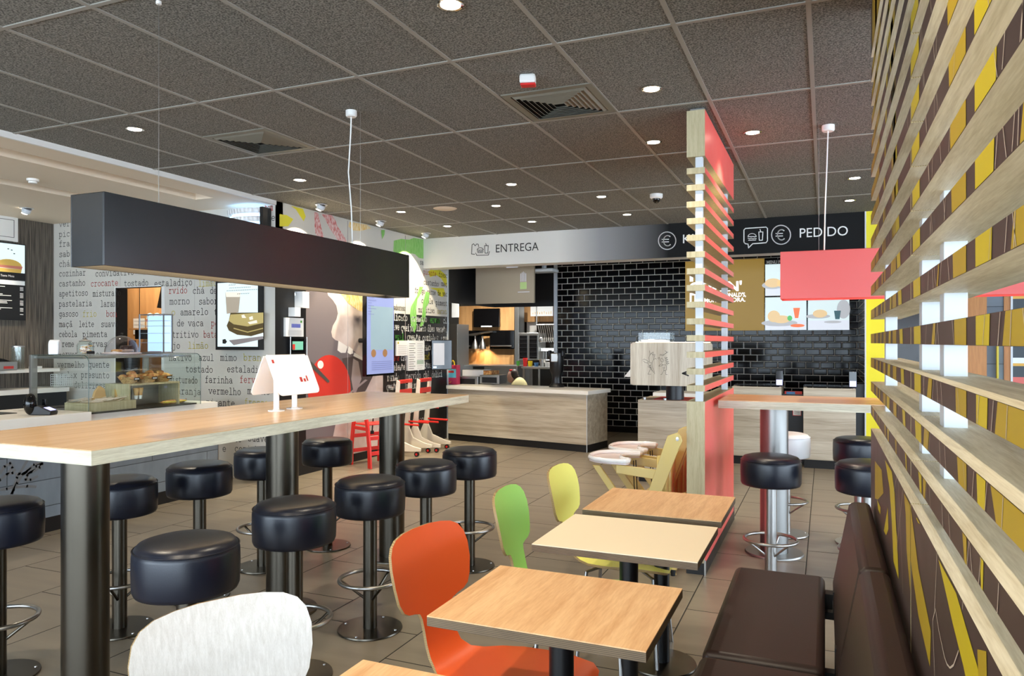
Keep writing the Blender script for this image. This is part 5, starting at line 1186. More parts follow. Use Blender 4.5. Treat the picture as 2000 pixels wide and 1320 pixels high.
for (u0, u1, v0, v1, Y_, m_, lab, nm) in ((890, 933, 735, 752, 10.5, kitchen_steel, 'grey plastic tray bin behind the delivery counter, left one', 'tray_bin'), (937, 975, 732, 750, 10.55, kitchen_steel, 'grey plastic tray bin behind the delivery counter, right one', 'tray_bin'),
                                       (903, 944, 722, 735, 10.62, white_p, 'pale lilac box resting on the grey tray bins', 'carton'), (944, 960, 724, 732, 10.62, bread, 'paper-wrapped burger pile on the grey tray bin', 'wrapped_food')):
    t, w_, h_ = kbox(nm, lab, nm.split('_')[0], u0, u1, v0, v1, Y_, .3, m_)
    MB().box(w_*.12, w_*.88, -.004, 0, h_*.1, h_*.75).build('opening', black_p if m_ == kitchen_steel else white_p, t, smooth=False) if m_ == kitchen_steel else None

# ================================================================ KITCHEN BEYOND
mb = MB().box(XM-.02, XM, 10.33, YT, 2.12, 3.02).box(XM-.02, -4.27, YT, YT+.03, 2.12, 3.02); struct('wall_kitchen_header', mb, black_p, smooth=False)
mb = MB().box(-10.5, -4.0, 16.5, 16.6, 0, 3.02); struct('wall_kitchen', mb, kitchen_steel, smooth=False)
mb = MB().box(-10.5, XM-.13, YM+.12, 16.6, 3.02, 3.1); struct('ceiling_kitchen', mb, white_p, smooth=False)
mb = MB().box(-4.2, -4.1, YT+.12, 16.5, 0, 3.02); struct('wall_kitchen_right', mb, white_p, smooth=False)
mb = MB().box(-10.5, -10.4, 9, 16.5, 0, 3.02).box(-10.4, -5.6, 10.35, 10.4, 0, 3.02); struct('wall_kitchen_left', mb, white_p, smooth=False)
t = thing('promo_screen', 'grey hanging screen with a faint green picture above the delivery counter', 'screen', (0, 11.0, 0))
a_, b_ = atY(929, 510, 11.0), atY(1043, 591, 11.0)
MB().box(a_.x, b_.x, 0, .05, b_.z, 2.8).build('housing', plain('screen_grey', srgb(176, 162, 142), .3), t, smooth=False)
pm = MB()
for k in range(5): f_ = k-2; pm.box(a_.x+.84+f_*.022, a_.x+.848+f_*.022, -.003, 0, b_.z+.34, b_.z+.5-.015*abs(f_), emis('pic_pale', (.6, .62, .7, 1), .5) if 'pic_pale' not in MATS else MATS['pic_pale'])
pm.box(a_.x+.79, a_.x+.90, -.003, 0, b_.z+.22, b_.z+.33, emis('pic_green', (.35, .5, .2, 1), .5)); pm.box(a_.x+.55, a_.x+.75, -.003, 0, b_.z+.57, b_.z+.585, MATS['pic_pale']); pm.box(a_.x+.75, a_.x+.95, -.003, 0, b_.z+.17, b_.z+.18, MATS['pic_pale'])
pm.build('picture', None, t, smooth=False)
p = atY(1063, 520, 11.2); t = thing('ceiling_projector', 'flat silver projector on a ceiling mount right of the grey screen', 'projector', (p.x, 11.2, p.z))
MB().box(-.2, .2, -.15, .15, -.10, -.045).build('body', white_metal, t, bevel=.02); MB().tube([(0, 0, -.045), (0, 0, .25)], .04, 14).build('mount', white_metal, t)
t, w_, h_ = kbox('wood_cabinet', 'tall wood-panelled kitchen unit carrying a black monitor', 'cabinet', 896, 1004, 598, 645, 14.3, .5, kitchen_wood, part='upper_panel')
z_ = t.location.z; MB().box(0, w_, -.02, .5, atY(900, 712, 14.3).z-z_, atY(900, 681, 14.3).z-z_).build('lower_panel', kitchen_wood, t, smooth=False)
MB().box(0, w_, .2, .5, atY(900, 681, 14.3).z-z_, 0).build('back_panel', black_p, t, smooth=False); MB().box(w_*.42, w_*.57, .0, .5, atY(900, 681, 14.3).z-z_, -.12).build('divider', kitchen_wood, t, smooth=False)
MB().box(0, w_, .1, .5, -z_, atY(900, 712, 14.3).z-z_).build('base', black_p, t, smooth=False)
t, w_, h_ = kbox('monitor', 'large black monitor mounted on the wood-panelled kitchen unit', 'monitor', 925, 975, 603, 638.5, 14.18, .06, black_gloss, part='display', bevel=.005); MB().box(w_*.3, w_*.72, -.01, 0, .0, .03).build('control_strip', white_metal, t)
for (u0, u1, lab) in ((895, 922, 'left'), (957, 1003, 'right')):
    t, w_, h_ = kbox('oven', 'black glass oven with a steel handle, %s of the two in the kitchen unit' % lab, 'oven', u0, u1, 646, 680, 14.15, .4, black_gloss, 'kitchen ovens'); MB().tube([(.03, -.03, h_*.13), (w_-.03, -.03, h_*.13)], .014, 8).build('handle', steel, t)
for (u, lab) in ((928, 'left'), (942.5, 'right')):
    p = atY(u, 681, 14.08); t = thing('heat_lamp', 'silver bell-shaped heat lamp over the food pass, %s one' % lab, 'heat lamp', (p.x, 14.08, p.z), 0, 'heat lamps')
    MB().lathe([(.075, 0), (.072, .05), (.055, .11), (.03, .17), (.018, .20), (.016, .27)], n=28).lathe([(.072, .001), (.05, .10), (.0001, .14)], n=28).build('shade', steel, t); MB().lathe([(.0001, .02), (.03, .03), (.03, .07)], n=14).build('bulb', emis('heat_bulb', (1, .7, .35, 1), 30) if 'heat_bulb' not in MATS else MATS['heat_bulb'], t)
    spot((p.x, 14.08, p.z-.005), (p.x+.02, 14.30, p.z-.28), 16 if lab == 'right' else 5, R(100), .5, (1, .62, .3))
p = atY(934, 652, 14.06); t = thing('lamp_bracket', 'curved steel bracket holding the two heat lamps', 'bracket', (p.x, 14.06, p.z)); MB().prism([(-.25, -.01), (.30, .06), (.30, .03), (.1, .01), (-.08, -.04), (-.25, -.04)], -.08, .08, 'Y').build('arm', kitchen_steel, t)
t, w_, h_ = kbox('food_pass', 'dark steel food pass counter below the heat lamps', 'counter', 895, 1010, 713, 790, 12.9, .8, kitchen_steel); MB().box(w_*.26, w_*.45, -.01, 0, h_-.16, h_-.02).build('opening', black_p, t, smooth=False)
t, w_, h_ = kbox('steel_fridge', 'tall dark steel cabinet at the left edge of the kitchen opening', 'fridge', 881, 893, 633, 790, 12.6, .5, kitchen_steel)
t, w_, h_ = kbox('wall_notice', 'white notice sheets pinned high at the left of the kitchen opening', 'notice', 882, 896, 590, 620, 13.0, .01, paper)
t, w_, h_ = kbox('steel_column', 'dark steel column right of the wood-panelled kitchen unit', 'column', 1005, 1013, 598, 790, 14.0, .3, kitchen_steel)
t, w_, h_ = kbox('storage_rack', 'black double-door holding cabinet with a steel frame in the kitchen', 'cabinet', 1013, 1052, 650, 703, 13.6, .4, kitchen_steel)
for k in (0, 1):
    MB().box(w_*(.06+.49*k), w_*(.44+.49*k), -.012, 0, h_*.05, h_*.9).build('door', black_gloss, t, smooth=False)
    mb = MB()
    for j in range(5): mb.box(w_*(.08+.49*k), w_*(.42+.49*k), -.02, -.012, h_*(.12+.16*j), h_*(.14+.16*j))
    mb.build('shelf_edge', black_p, t, smooth=False)
t, w_, h_ = kbox('wall_cupboard', 'pale wood wall cupboards high in the kitchen on the right', 'cupboard', 1024, 1080, 598, 628, 15.2, .4, kitchen_wood); MB().box(w_*.54, w_*.55, -.004, 0, 0, h_).build('joint', black_p, t, smooth=False)
t, w_, h_ = kbox('notice_sheets', 'row of white printed notice sheets with orange marks on the kitchen cupboards', 'notice', 1036, 1080, 599, 617, 14.9, .01, paper); mb = MB()
for k in range(9): mb.box(w_*(.1+.1*k), w_*(.13+.1*k), -.002, 0, h_*.2, h_*(.4+.05*(k % 3)))
mb.build('orange_marks', pr_org, t, smooth=False)
t, w_, h_ = kbox('bright_doorway', 'bright white doorway behind the hanging kitchen utensils', 'doorway', 1024, 1048, 628, 650, 15.4, .02, white_p); MB().box(w_*.05, w_*.2, -.02, 0, 0, h_).build('frame', black_p, t, smooth=False)
# utensils on a rail
uz = atY(1065, 640, 13.4).z; ux0, ux1 = atY(1048, 640, 13.4).x, atY(1090, 640, 13.4).x
t = thing('utensil_rail', 'steel rail with hooks for the hanging kitchen utensils', 'rail', (ux0, 13.4, uz+.06)); MB().tube([(0, 0, 0), (ux1-ux0, 0, 0)], .012, 8).tube([(ux1-ux0, 0, 0), (ux1-ux0, 0, .6)], .012, 8).tube([(0, 0, 0), (0, 0, .6)], .012, 8).build('bar', steel, t)
random.seed(4)
t = thing('ladle', 'steel ladle or spatula hanging in the crowded row on the kitchen rail', 'utensil', (ux0+.03, 13.4, uz+.05), 0, 'hanging kitchen utensils'); MB().tube([(0, 0, 0), (.06, -.02, -.24)], .008, 6).build('handle', steel, t); MB().sphere((.07, -.025, -.28), .045, .016, .05, 14, 8).build('bowl', steel, t)
for k in range(1, 9): dup(t, (ux0+.03+k*(ux1-ux0-.05)/9, 13.4, uz+.05), PI/2+random.uniform(-.1, .1))
t, w_, h_ = kbox('steel_worktable', 'long steel kitchen worktable crowded with food pans', 'worktable', 1018, 1096, 716, 721, 12.9, .9, kitchen_steel)
z_ = t.location.z
for (x_, y_) in ((.04, .04), (w_-.04, .04), (.04, .86), (w_-.04, .86)): MB().box(x_-.02, x_+.02, y_-.02, y_+.02, -z_, 0).build('leg', steel, t, smooth=False)
MB().box(.02, w_-.02, .05, .85, -z_+.30, -z_+.32).build('undershelf', kitchen_steel, t, smooth=False); MB().box(.02, w_-.02, .85, .87, -z_+.02, 0).build('back_panel', black_p, t, smooth=False)
zt_ = z_+h_
random.seed(6)
for k, (u, col, lab, r_, hh) in enumerate(((1032, MATS['arch_yellow'], 'yellow and white paper fries carton', .045, .10), (1022, red_plain, 'red paper fries carton', .045, .16), (1008, ink_grn, 'green-topped carton', .035, .10), (1056, kitchen_steel, 'steel pot', .06, .14), (1066, white_p, 'white plastic tub', .06, .08), (1044, MATS['toy_blue'], 'blue plastic tub', .045, .07))):
    p = atY(u, 700, 13.0); t = thing('food_container', lab+' on the kitchen worktable', 'container', (p.x, 13.1, zt_)); MB().lathe([(.0001, 0), (r_*.8, 0), (r_, hh), (r_*.92, hh), (r_*.72, .01), (.0001, .008)], n=20).build('tub', col, t)
t, w_, h_ = kbox('warming_shelf', 'white and steel shelf unit above the kitchen worktable', 'shelf', 1056, 1094, 680, 686, 13.7, .3, white_metal); MB().box(0, w_, 0, .3, -.18, -.165).build('lower_shelf', white_metal, t, smooth=False)
for x_ in (.02, w_-.02): MB().box(x_-.012, x_+.012, .26, .284, -t.location.z, 0).build('upright', steel, t, smooth=False)
# kitchen worker, crouching in profile behind the counter
p = atY(1000, 735, 12.35); hx, hz = p.x, p.z
t = thing('person', 'kitchen worker in a beige shirt with dark tied hair seen in profile behind the counter', 'person', (hx, 12.35, 0))
def skinned(name, chain, edges, mat, parent, sub=2):
    me = bpy.data.meshes.new(name); me.from_pydata([c[0] for c in chain], edges, []); me.materials.append(mat)
    o = bpy.data.objects.new(name, me); COL.objects.link(o); o.parent = parent
    md = o.modifiers.new('skin', 'SKIN'); sv = me.skin_vertices[0].data
    for i, c in enumerate(chain): r_ = c[1]; sv[i].radius = (r_, r_) if not isinstance(r_, tuple) else r_
    sv[0].use_root = True; md.use_smooth_shade = True
    s_ = o.modifiers.new('sub', 'SUBSURF'); s_.levels = sub; s_.render_levels = sub
    return o
H = hz
ch = [((.22, 0, .40), .13), ((.17, 0, .55), .125), ((.10, 0, .68), (.12, .15)), ((.05, 0, H-.20), .06), ((.02, 0, H-.10), .045),
      ((.12, -.17, H-.24), .055), ((.02, -.24, H-.42), .042), ((-.20, -.16, H-.44), .034), ((-.28, -.15, H-.43), .022),
      ((.12, .17, H-.24), .055), ((.02, .24, H-.42), .042), ((-.20, .18, H-.46), .034), ((-.28, .17, H-.45), .022),
      ((.20, -.11, .36), .10), ((-.16, -.14, .42), .075), ((-.06, -.14, .08), .048), ((-.16, -.14, .035), .035),
      ((.20, .11, .36), .10), ((-.16, .14, .42), .075), ((-.06, .14, .08), .048), ((-.16, .14, .035), .035)]
body = skinned('body', ch, [(0, 1), (1, 2), (2, 3), (3, 4), (2, 5), (5, 6), (6, 7), (7, 8), (2, 9), (9, 10), (10, 11), (11, 12), (0, 13), (13, 14), (14, 15), (15, 16), (0, 17), (17, 18), (18, 19), (19, 20)], skin, t)
hd = MB().sphere((0, 0, H), .085, .075, .115, 24, 16)
hd.sphere((-.018, 0, H-.055), .066, .055, .062, 20, 12)
hd.add([(-.080, -.014, H-.012), (-.080, .014, H-.012), (-.108, 0, H-.022), (-.082, 0, H+.02)], [(0, 1, 2), (0, 2, 3), (1, 3, 2)])
hd.sphere((.005, -.076, H-.01), .012, .006, .02, 12, 8).sphere((.005, .076, H-.01), .012, .006, .02, 12, 8)
hd.build('head', skin, t, ang=80)
MB().sphere((-.072, -.03, H+.008), .008, .01, .006, 10, 6).sphere((-.072, .03, H+.008), .008, .01, .006, 10, 6).build('eyes', white_p, t)
MB().sphere((-.079, 0, H-.055), .007, .02, .006, 10, 6).build('mouth', pr_red2, t)
MB().sphere((.046, 0, H+.034), .08, .078, .10, 24, 14).sphere((.10, 0, H-.01), .045, .04, .05, 16, 10).build('hair', hair_m, t)
MB().lathe([(.045, .10), (.046, .115), (.038, .125)], (-.005, 0, H), 24).build('red_headband', red_plain, t)
sh = MB().sphere((.14, 0, .60), .165, .20, .27, 24, 14).tube([(.08, -.12, H-.22), (.10, -.2, H-.28), (.03, -.25, H-.40)], [.08, .075, .062], 14).tube([(.08, .12, H-.22), (.10, .2, H-.28), (.03, .25, H-.40)], [.08, .075, .062], 14).tube([(.10, 0, H-.24), (.045, 0, H-.16)], [.11, .058], 16)
sh.build('shirt', beige, t)
MB().sphere((.2, 0, .36), .15, .17, .12, 20, 12).tube([(.20, -.11, .36), (-.16, -.14, .42), (-.07, -.14, .12)], [.11, .085, .06], 14).tube([(.20, .11, .36), (-.16, .14, .42), (-.07, .14, .12)], [.11, .085, .06], 14).build('trousers', black_p, t)

# ================================================================ MENU BOARDS OVER THE TILL
t = thing('gold_menu_board', 'gold promotional board with large white lettering on the black tiled wall', 'board', (0, YT-.12, 0))
a_ = atY(1338.5, 516, YT-.12); b_ = atY(1492, 645, YT-.12)
MB().box(a_.x, b_.x, 0, .11, b_.z, a_.z+.04).build('board', gold_board, t, smooth=False)
gt = MB(); em_txt = emis('lit_white_lettering', (1, 1, 1, 1), .9)
def gtext(s_, u0, v0, u1, h_, bold):
    p = atY(u0, v0, YT-.124); q = atY(u1, v0, YT-.124); put_text(gt, s_, (p.x, -.003, p.z), (1, 0, 0), (0, 0, 1), q.x-p.x, h_, em_txt, 0, bold)
gtext("I'M", 1347, 549, 1395, .155, .035); gtext("COMIN'", 1346, 570, 1449, .145, .035); gtext('IT', 1347, 592, 1365, .155, .04); gtext("SÓ NO McDONALD'S,", 1367, 581, 1457, .062, .03); gtext('E MUITO AGORA.', 1367, 590.5, 1456, .062, .03)
gt.build('white_lettering', None, t, smooth=False)
def menu_screen(label, u0, u1, v0, v1, items):
    Y_ = YT-.13; a_ = atY(u0, v0, Y_); b_ = atY(u1, v1, Y_); t = thing('menu_screen', label, 'menu screen', (a_.x, Y_, b_.z), 0, 'lit menu screens over the till'); w_, h_ = b_.x-a_.x, a_.z-b_.z
    MB().box(0, w_, .005, .12, 0, h_).build('housing', black_gloss, t, smooth=False); MB().box(.008, w_-.008, 0, .005, .008, h_-.008).build('display', em_screen, t, smooth=False)
    pm = MB(); pm.box(.01, w_-.01, -.001, 0, .01, h_*.30, emis('menu_table', (.62, .66, .74, 1), .9) if 'menu_table' not in MATS else MATS['menu_table'])
    for (cx2, cz2, rx_, rz_, m_, z) in items: pm.add([(w_*cx2+rx_*math.cos(k*PI/10), -.002-.0006*z, h_*cz2+rz_*math.sin(k*PI/10)) for k in range(20)], [tuple(range(20))], m_)
    pm.build('picture', None, t, smooth=False); return t, w_, h_
c_br = emis('bread_picture', (.75, .55, .30, 1), .8); c_pl = emis('plate_pic', (.5, .52, .55, 1), .7); c_or = emis('cup_orange', (.85, .2, .08, 1), .8); c_dk = emis('cup_dark', (.05, .12, .14, 1), .8); c_gr = emis('leaf_green', (.1, .5, .15, 1), .8)
t, w_, h_ = menu_screen('lit menu screen at the upper left of the till, reading MENU PEQUENO', 1493.5, 1576, 507, 577, [(.2, .3, .16, .06, c_pl, 1), (.2, .36, .12, .07, c_br, 2), (.55, .34, .15, .08, c_br, 2)])
hb = MB().box(.008, w_-.008, -.002, 0, h_-.075, h_-.008, black_p); put_text(hb, 'MENU PEQUENO', (.03, -.004, h_-.065), (1, 0, 0), (0, 0, 1), w_*.7, .045, ink_white, 0, .03); hb.build('header', None, t, smooth=False)
menu_screen('lit menu screen at the upper right, mostly hidden by the red lamp', 1577, 1660, 504, 577, [(.4, .3, .16, .06, c_pl, 1), (.4, .36, .12, .07, c_br, 2)])
t, w_, h_ = menu_screen('lit menu screen at the lower left with a sandwich and an orange cup', 1493.5, 1576, 580, 645, [(.35, .22, .26, .05, c_pl, 1), (.22, .42, .09, .09, c_br, 2), (.40, .33, .13, .06, c_br, 3), (.60, .36, .035, .04, c_gr, 4), (.78, .14, .10, .025, c_or, 3)])
MB().prism([(w_*.72, h_*.36), (w_*.80, h_*.36), (w_*.84, h_*.66), (w_*.68, h_*.66)], -.006, -.004, 'Y').build('cup_picture', c_or, t)
t, w_, h_ = menu_screen('lit menu screen at the lower right with a pastry and a dark cup', 1577, 1660, 580, 645, [(.25, .42, .17, .035, c_pl, 1), (.3, .50, .10, .06, c_br, 2), (.6, .25, .12, .02, c_pl, 1), (.85, .62, .09, .14, c_pl, 1)])
MB().prism([(w_*.66, h_*.33), (w_*.76, h_*.33), (w_*.79, h_*.58), (w_*.63, h_*.58)], -.006, -.004, 'Y').build('cup_picture', c_dk, t)

# ================================================================ TILL COUNTERS (KIOSKS)
def kiosk(label, x0, x1, lab2):
    t = thing('order_counter', label, 'counter', (x0, 9.52, 0), 0, 'pale wood order counters'); w_ = x1-x0
    MB().box(0, w_, 0, .04, .10, .955).box(0, .03, .04, .6, .10, .955).box(w_-.03, w_, .04, .6, .10, .955).build('front_panel', ash_h, t, smooth=False, bevel=.004)
    MB().box(.01, w_-.01, .015, .6, 0, .10).build('plinth', black_matte, t, smooth=False); MB().box(.03, w_-.03, .04, .6, .85, .87).build('worktop', white_stone, t, smooth=False)
    MB().box(-.004, w_+.004, .2, .62, .955, .965).build('ledge', black_gloss, t, smooth=False)
    return t
kiosk('pale wood order counter seen behind the steel table leg', -1.06, -.49, 'left'); kiosk('pale wood order counter standing next to the yellow wall', -.24, .33, 'right')
MB_ = MB().box(-.49, -.24, 9.75, 9.8, 0, .86); o = MB_.build('counter_gate', black_p); tag(o, 'black infill panel between the two pale wood order counters', 'panel')
o = MB().box(.33, .44, 9.7, 9.75, 0, 1.0).build('counter_infill', black_p); tag(o, 'narrow black infill panel between the right order counter and the yellow wall', 'panel')
p = atY(1548, 795, 9.74); q = atY(1565, 812, 9.74); t = thing('price_notice', 'small framed notice hung between the two order counters', 'notice', (p.x, 9.745, q.z)); MB().box(0, q.x-p.x, -.008, 0, 0, p.z-q.z).build('frame', red_plain, t, smooth=False)
mb = MB().box(.006, q.x-p.x-.006, -.010, -.008, .006, p.z-q.z-.006, paper)
for k in range(4): mb.box(.02, q.x-p.x-.02, -.0105, -.010, .02+.02*k, .026+.02*k, ink)
mb.build('sheet', None, t, smooth=False)
for (u, lab) in ((1522, 'left'), (1666, 'right')):
    p = atY(u, 752, 9.62); t = thing('payment_terminal', 'black payment terminal with glowing keys on the %s order counter' % lab, 'card terminal', (p.x, 9.68, .965), 0, 'payment terminals on the order counters')
    b_ = MB().prism([(-.04, 0), (.04, 0), (.04, .045), (-.0, .19), (-.03, .19)], -.045, .045, 'X').build('body', black_gloss, t, bevel=.006)
    b_.rotation_euler = (0, 0, 0)
    MB().box(-.035, .035, -.052, -.042, .01, .075).build('keys', em_key, t, smooth=False); MB().box(-.03, .03, -.03, -.022, .09, .16).build('display', kitchen_steel, t, smooth=False)
t = thing('leaflet_stack', 'small stack of red and blue leaflets between the order counters', 'leaflets', (-.36, 9.77, .86)); MB().box(-.10, .10, -.02, .02, 0, .035, ink_red).box(-.08, .02, -.022, .018, .0, .03, MATS['toy_blue']).build('leaflets', None, t, smooth=False)

# ================================================================ SELF SERVE STATION IN THE MIDDLE
t = thing('waste_cabinet', 'pale wood cabinet standing in front of the black tiled wall, behind the high chairs', 'cabinet', (-1.86, 7.9, 0))
MB().box(0, .90, 0, .62, .08, .88).build('body', ash_h, t, smooth=False, bevel=.003); MB().box(.01, .89, .01, .6, 0, .08).build('plinth', black_matte, t, smooth=False); MB().box(.15, .85, .1, .5, .88, .884).build('red_inlay', red_plain, t, smooth=False)
MB().lathe([(.0001, .88), (.02, .88), (.02, .905), (.0001, .91)], (.06, .05, 0), 14).lathe([(.0001, .88), (.02, .88), (.02, .9), (.0001, .905)], (.28, .05, 0), 14).build('bolts', steel, t)
t = thing('condiment_station', 'rounded pale wood housing with line-drawn figures and an arrow on a black drum', 'dispenser', (-1.93, 7.85, .884))
w_ = .80; h0, h1 = .155, .612; rr = .035
pr = []
for (cx2, cz2, a0) in ((w_-rr, h1-rr, 0), (rr, h1-rr, 90), (rr, h0+rr, 180), (w_-rr, h0+rr, 270)):
    for k in range(7): a2 = R(a0+15*k); pr.append((cx2+rr*math.cos(a2), cz2+rr*math.sin(a2)))
fp = MB().prism(pr, 0, .45, 'Y').build('housing', ash_v, t)
MB().lathe([(.095, 0), (.095, .155)], (.44, .2, 0), 36).build('drum', plain('drum_black', srgb(28, 30, 34), .35), t)
dw = MB()
def dl_(pts, wt=.005): 
    P = [atY(1220+x/8.25, 640+y/8.25, 7.85-.002) for x, y in pts]; P = [Vector((q.x+1.93, -.002, q.z-.884)) for q in P]
    for k in range(len(P)-1):
        d = P[k+1]-P[k]; L_ = d.length or 1; d /= L_; n = Vector((-d.z, 0, d.x))*wt/2; dw.add([P[k]-d*wt*.3+n, P[k+1]+d*wt*.3+n, P[k+1]+d*wt*.3-n, P[k]-d*wt*.3-n], [(0, 1, 2, 3)], ink)
for pts in ([(400, 370), (410, 430), (390, 480), (400, 560), (440, 570), (465, 510), (455, 440), (430, 410), (405, 440)], [(430, 410), (460, 390), (455, 440)], [(455, 440), (490, 430), (480, 480)], [(290, 520), (310, 505), (350, 520), (385, 545), (370, 570), (330, 560), (300, 535)], [(380, 570), (400, 620), (430, 590)],
            [(465, 510), (500, 490), (510, 510)], [(375, 630), (400, 610), (420, 660), (400, 700), (375, 750), (425, 750)], [(440, 570), (450, 640), (470, 690), (485, 745)], [(420, 600), (440, 690), (465, 720)], [(405, 640), (450, 690)], [(385, 640), (430, 640)],
            [(580, 500), (600, 490), (630, 520), (620, 550), (590, 550), (575, 520), (580, 500)], [(565, 440), (620, 450), (650, 420), (700, 390)], [(570, 430), (640, 430)], [(650, 370), (680, 390), (660, 420)], [(640, 480), (690, 480), (650, 500), (700, 510), (655, 525), (710, 545), (660, 550), (715, 575), (665, 575), (700, 600)],
            [(530, 490), (560, 480), (550, 510)], [(550, 615), (590, 580), (620, 600), (570, 620), (550, 615)], [(620, 600), (670, 600), (675, 680), (630, 690), (620, 630)], [(630, 690), (600, 750), (580, 755)], [(655, 690), (665, 755), (690, 755)], [(640, 630), (640, 660)], [(600, 520), (608, 520)]): dl_(pts, .003)
dl_([(930, 735), (1250, 735)], .012); dl_([(1030, 695), (930, 735), (1028, 772)], .014)
dw.build('drawing', None, fp, smooth=False)
MB().box(.05, w_-.02, .03, .42, h1, h1+.006).build('lit_slot', em_warm, t, smooth=False)
t = thing('napkin_box', 'clear acrylic box standing on top of the rounded wood housing', 'box', (-1.86, 7.93, .884+.612+.006)); MB().box(0, .34, 0, .25, 0, .10).build('acrylic', glass, t, smooth=False); MB().box(.02, .3, .03, .2, .003, .03).build('lids', chrome, t, bevel=.01)
p = atY(1232, 712, 8.0); t = thing('napkin', 'pale napkin flap sticking out of the left side of the wood housing', 'napkin', (-1.93, 8.0, 1.22)); MB().prism([(.02, .03), (.02, -.06), (-.03, -.1), (-.085, -.095), (-.03, -.03)], -.08, .08, 'Y').build('paper', paper, t)
t = thing('pay_counter', 'white-topped counter behind the cabinet in the middle', 'counter', (-2.03, 9.45, 0)); MB().box(0, .95, 0, .5, .79, .855).build('worktop', white_stone, t, smooth=False); MB().box(.03, .92, .03, .5, .1, .79).build('front_panel', ash_h, t, smooth=False); MB().box(.04, .91, .04, .5, 0, .1).build('plinth', black_matte, t, smooth=False)

# ================================================================ HIGH CHAIRS (folding, with trays)
def folding_high_chair(label, loc, rz):
    t = thing('high_chair', label, 'high chair', loc, rz, 'folded wooden high chairs with trays')
    # local x: forward (tray side at -x); y across
    # tray: rounded front, concave cut-out towards the child
    out = [(-.02, -.20), (-.16, -.205), (-.27, -.18), (-.345, -.12), (-.37, -.04), (-.37, .04), (-.345, .12), (-.27, .18), (-.16, .205), (-.02, .20), (-.005, .17), (-.01, .13), (-.07, .10), (-.11, .05), (-.12, 0), (-.11, -.05), (-.07, -.10), (-.01, -.13), (-.005, -.17)]
    MB().prism(out, .60, .612, 'Z').build('tray', hc_tray, t, bevel=.003)
    n = len(out); rim = MB().tube([(a_[0], a_[1], .622) for a_ in out], .012, 8, closed=True); rim.build('tray_rim', white_gloss, t)
    for s_ in (-1, 1):
        d = s_*.19
        MB().prism([(.375, .80), (.40, .78), (.41, .75), (.39, .72), (.02, .0), (-.06, .0), (.30, .78)], d-.011, d+.011, 'Y').build('side_leg', hc_wood, t, bevel=.003)
        e = s_*.165
        MB().prism([(-.30, .585), (-.24, .585), (.36, .0), (.27, .0)], e-.01, e+.01, 'Y').build('front_leg', hc_wood, t, bevel=.003)
        MB().prism([(-.10, .60), (.22, .585), (.22, .53), (-.10, .55)], d-.009, d+.009, 'Y').build('armrest', hc_wood, t, bevel=.003)
        MB().lathe([(.0001, 0), (.012, 0), (.012, .004), (.0001, .005)], (0, 0, 0), 14, None, Matrix.Translation((.375, d-.011, .765)) @ Matrix.Rotation(PI/2, 4, 'X')).build('bolt', steel, t)
    bk = MB(); n = 8
    P = [(.20+.10*math.sin(PI*k/n), -.165+.33*k/n) for k in range(n+1)]
    for k in range(n): bk.add([(P[k][0], P[k][1], .36), (P[k+1][0], P[k+1][1], .36), (P[k+1][0]+.01, P[k+1][1], .66), (P[k][0]+.01, P[k][1], .66)], [(0, 1, 2, 3)])
    o = bk.build('curved_back', hc_wood, t); so = o.modifiers.new('s', 'SOLIDIFY'); so.thickness = .01
    MB().prism([(-.05, -.165), (.20, -.165), (.29, -.08), (.30, 0), (.29, .08), (.20, .165), (-.05, .165)], .335, .349, 'Z').build('seat', hc_wood, t, bevel=.003)
    for s_ in (-1, 1):
        MB().box(-.12, .37, s_*.19-.018, s_*.19+.018, .035, .06).build('base_runner', hc_wood, t, bevel=.003)
        MB().lathe([(.0001, 0), (.018, 0), (.02, .036), (.0001, .036)], (.34, s_*.19, 0), 18).lathe([(.0001, 0), (.018, 0), (.02, .036), (.0001, .036)], (-.09, s_*.19, 0), 18).build('rubber_feet', black_p, t)
    MB().box(.15, .18, -.18, .18, .062, .09).build('crossbar', hc_wood, t, bevel=.003); t.scale = (.85, 1.05, 1.15)
    MB().tube([(-.02, .0, .60), (-.015, .0, .45), (.0, .01, .34)], .004, 6).tube([(-.01, .03, .60), (.0, .03, .42), (.01, .02, .34)], .004, 6).build('strap', black_matte, t)
    return t
folding_high_chair('honey-coloured wooden high chair with tray, front one of the pair by the screen', (-1.19, 5.0, 0), 0)
folding_high_chair('honey-coloured wooden high chair with tray, back one of the pair by the screen', (-1.185, 5.50, 0), 0)

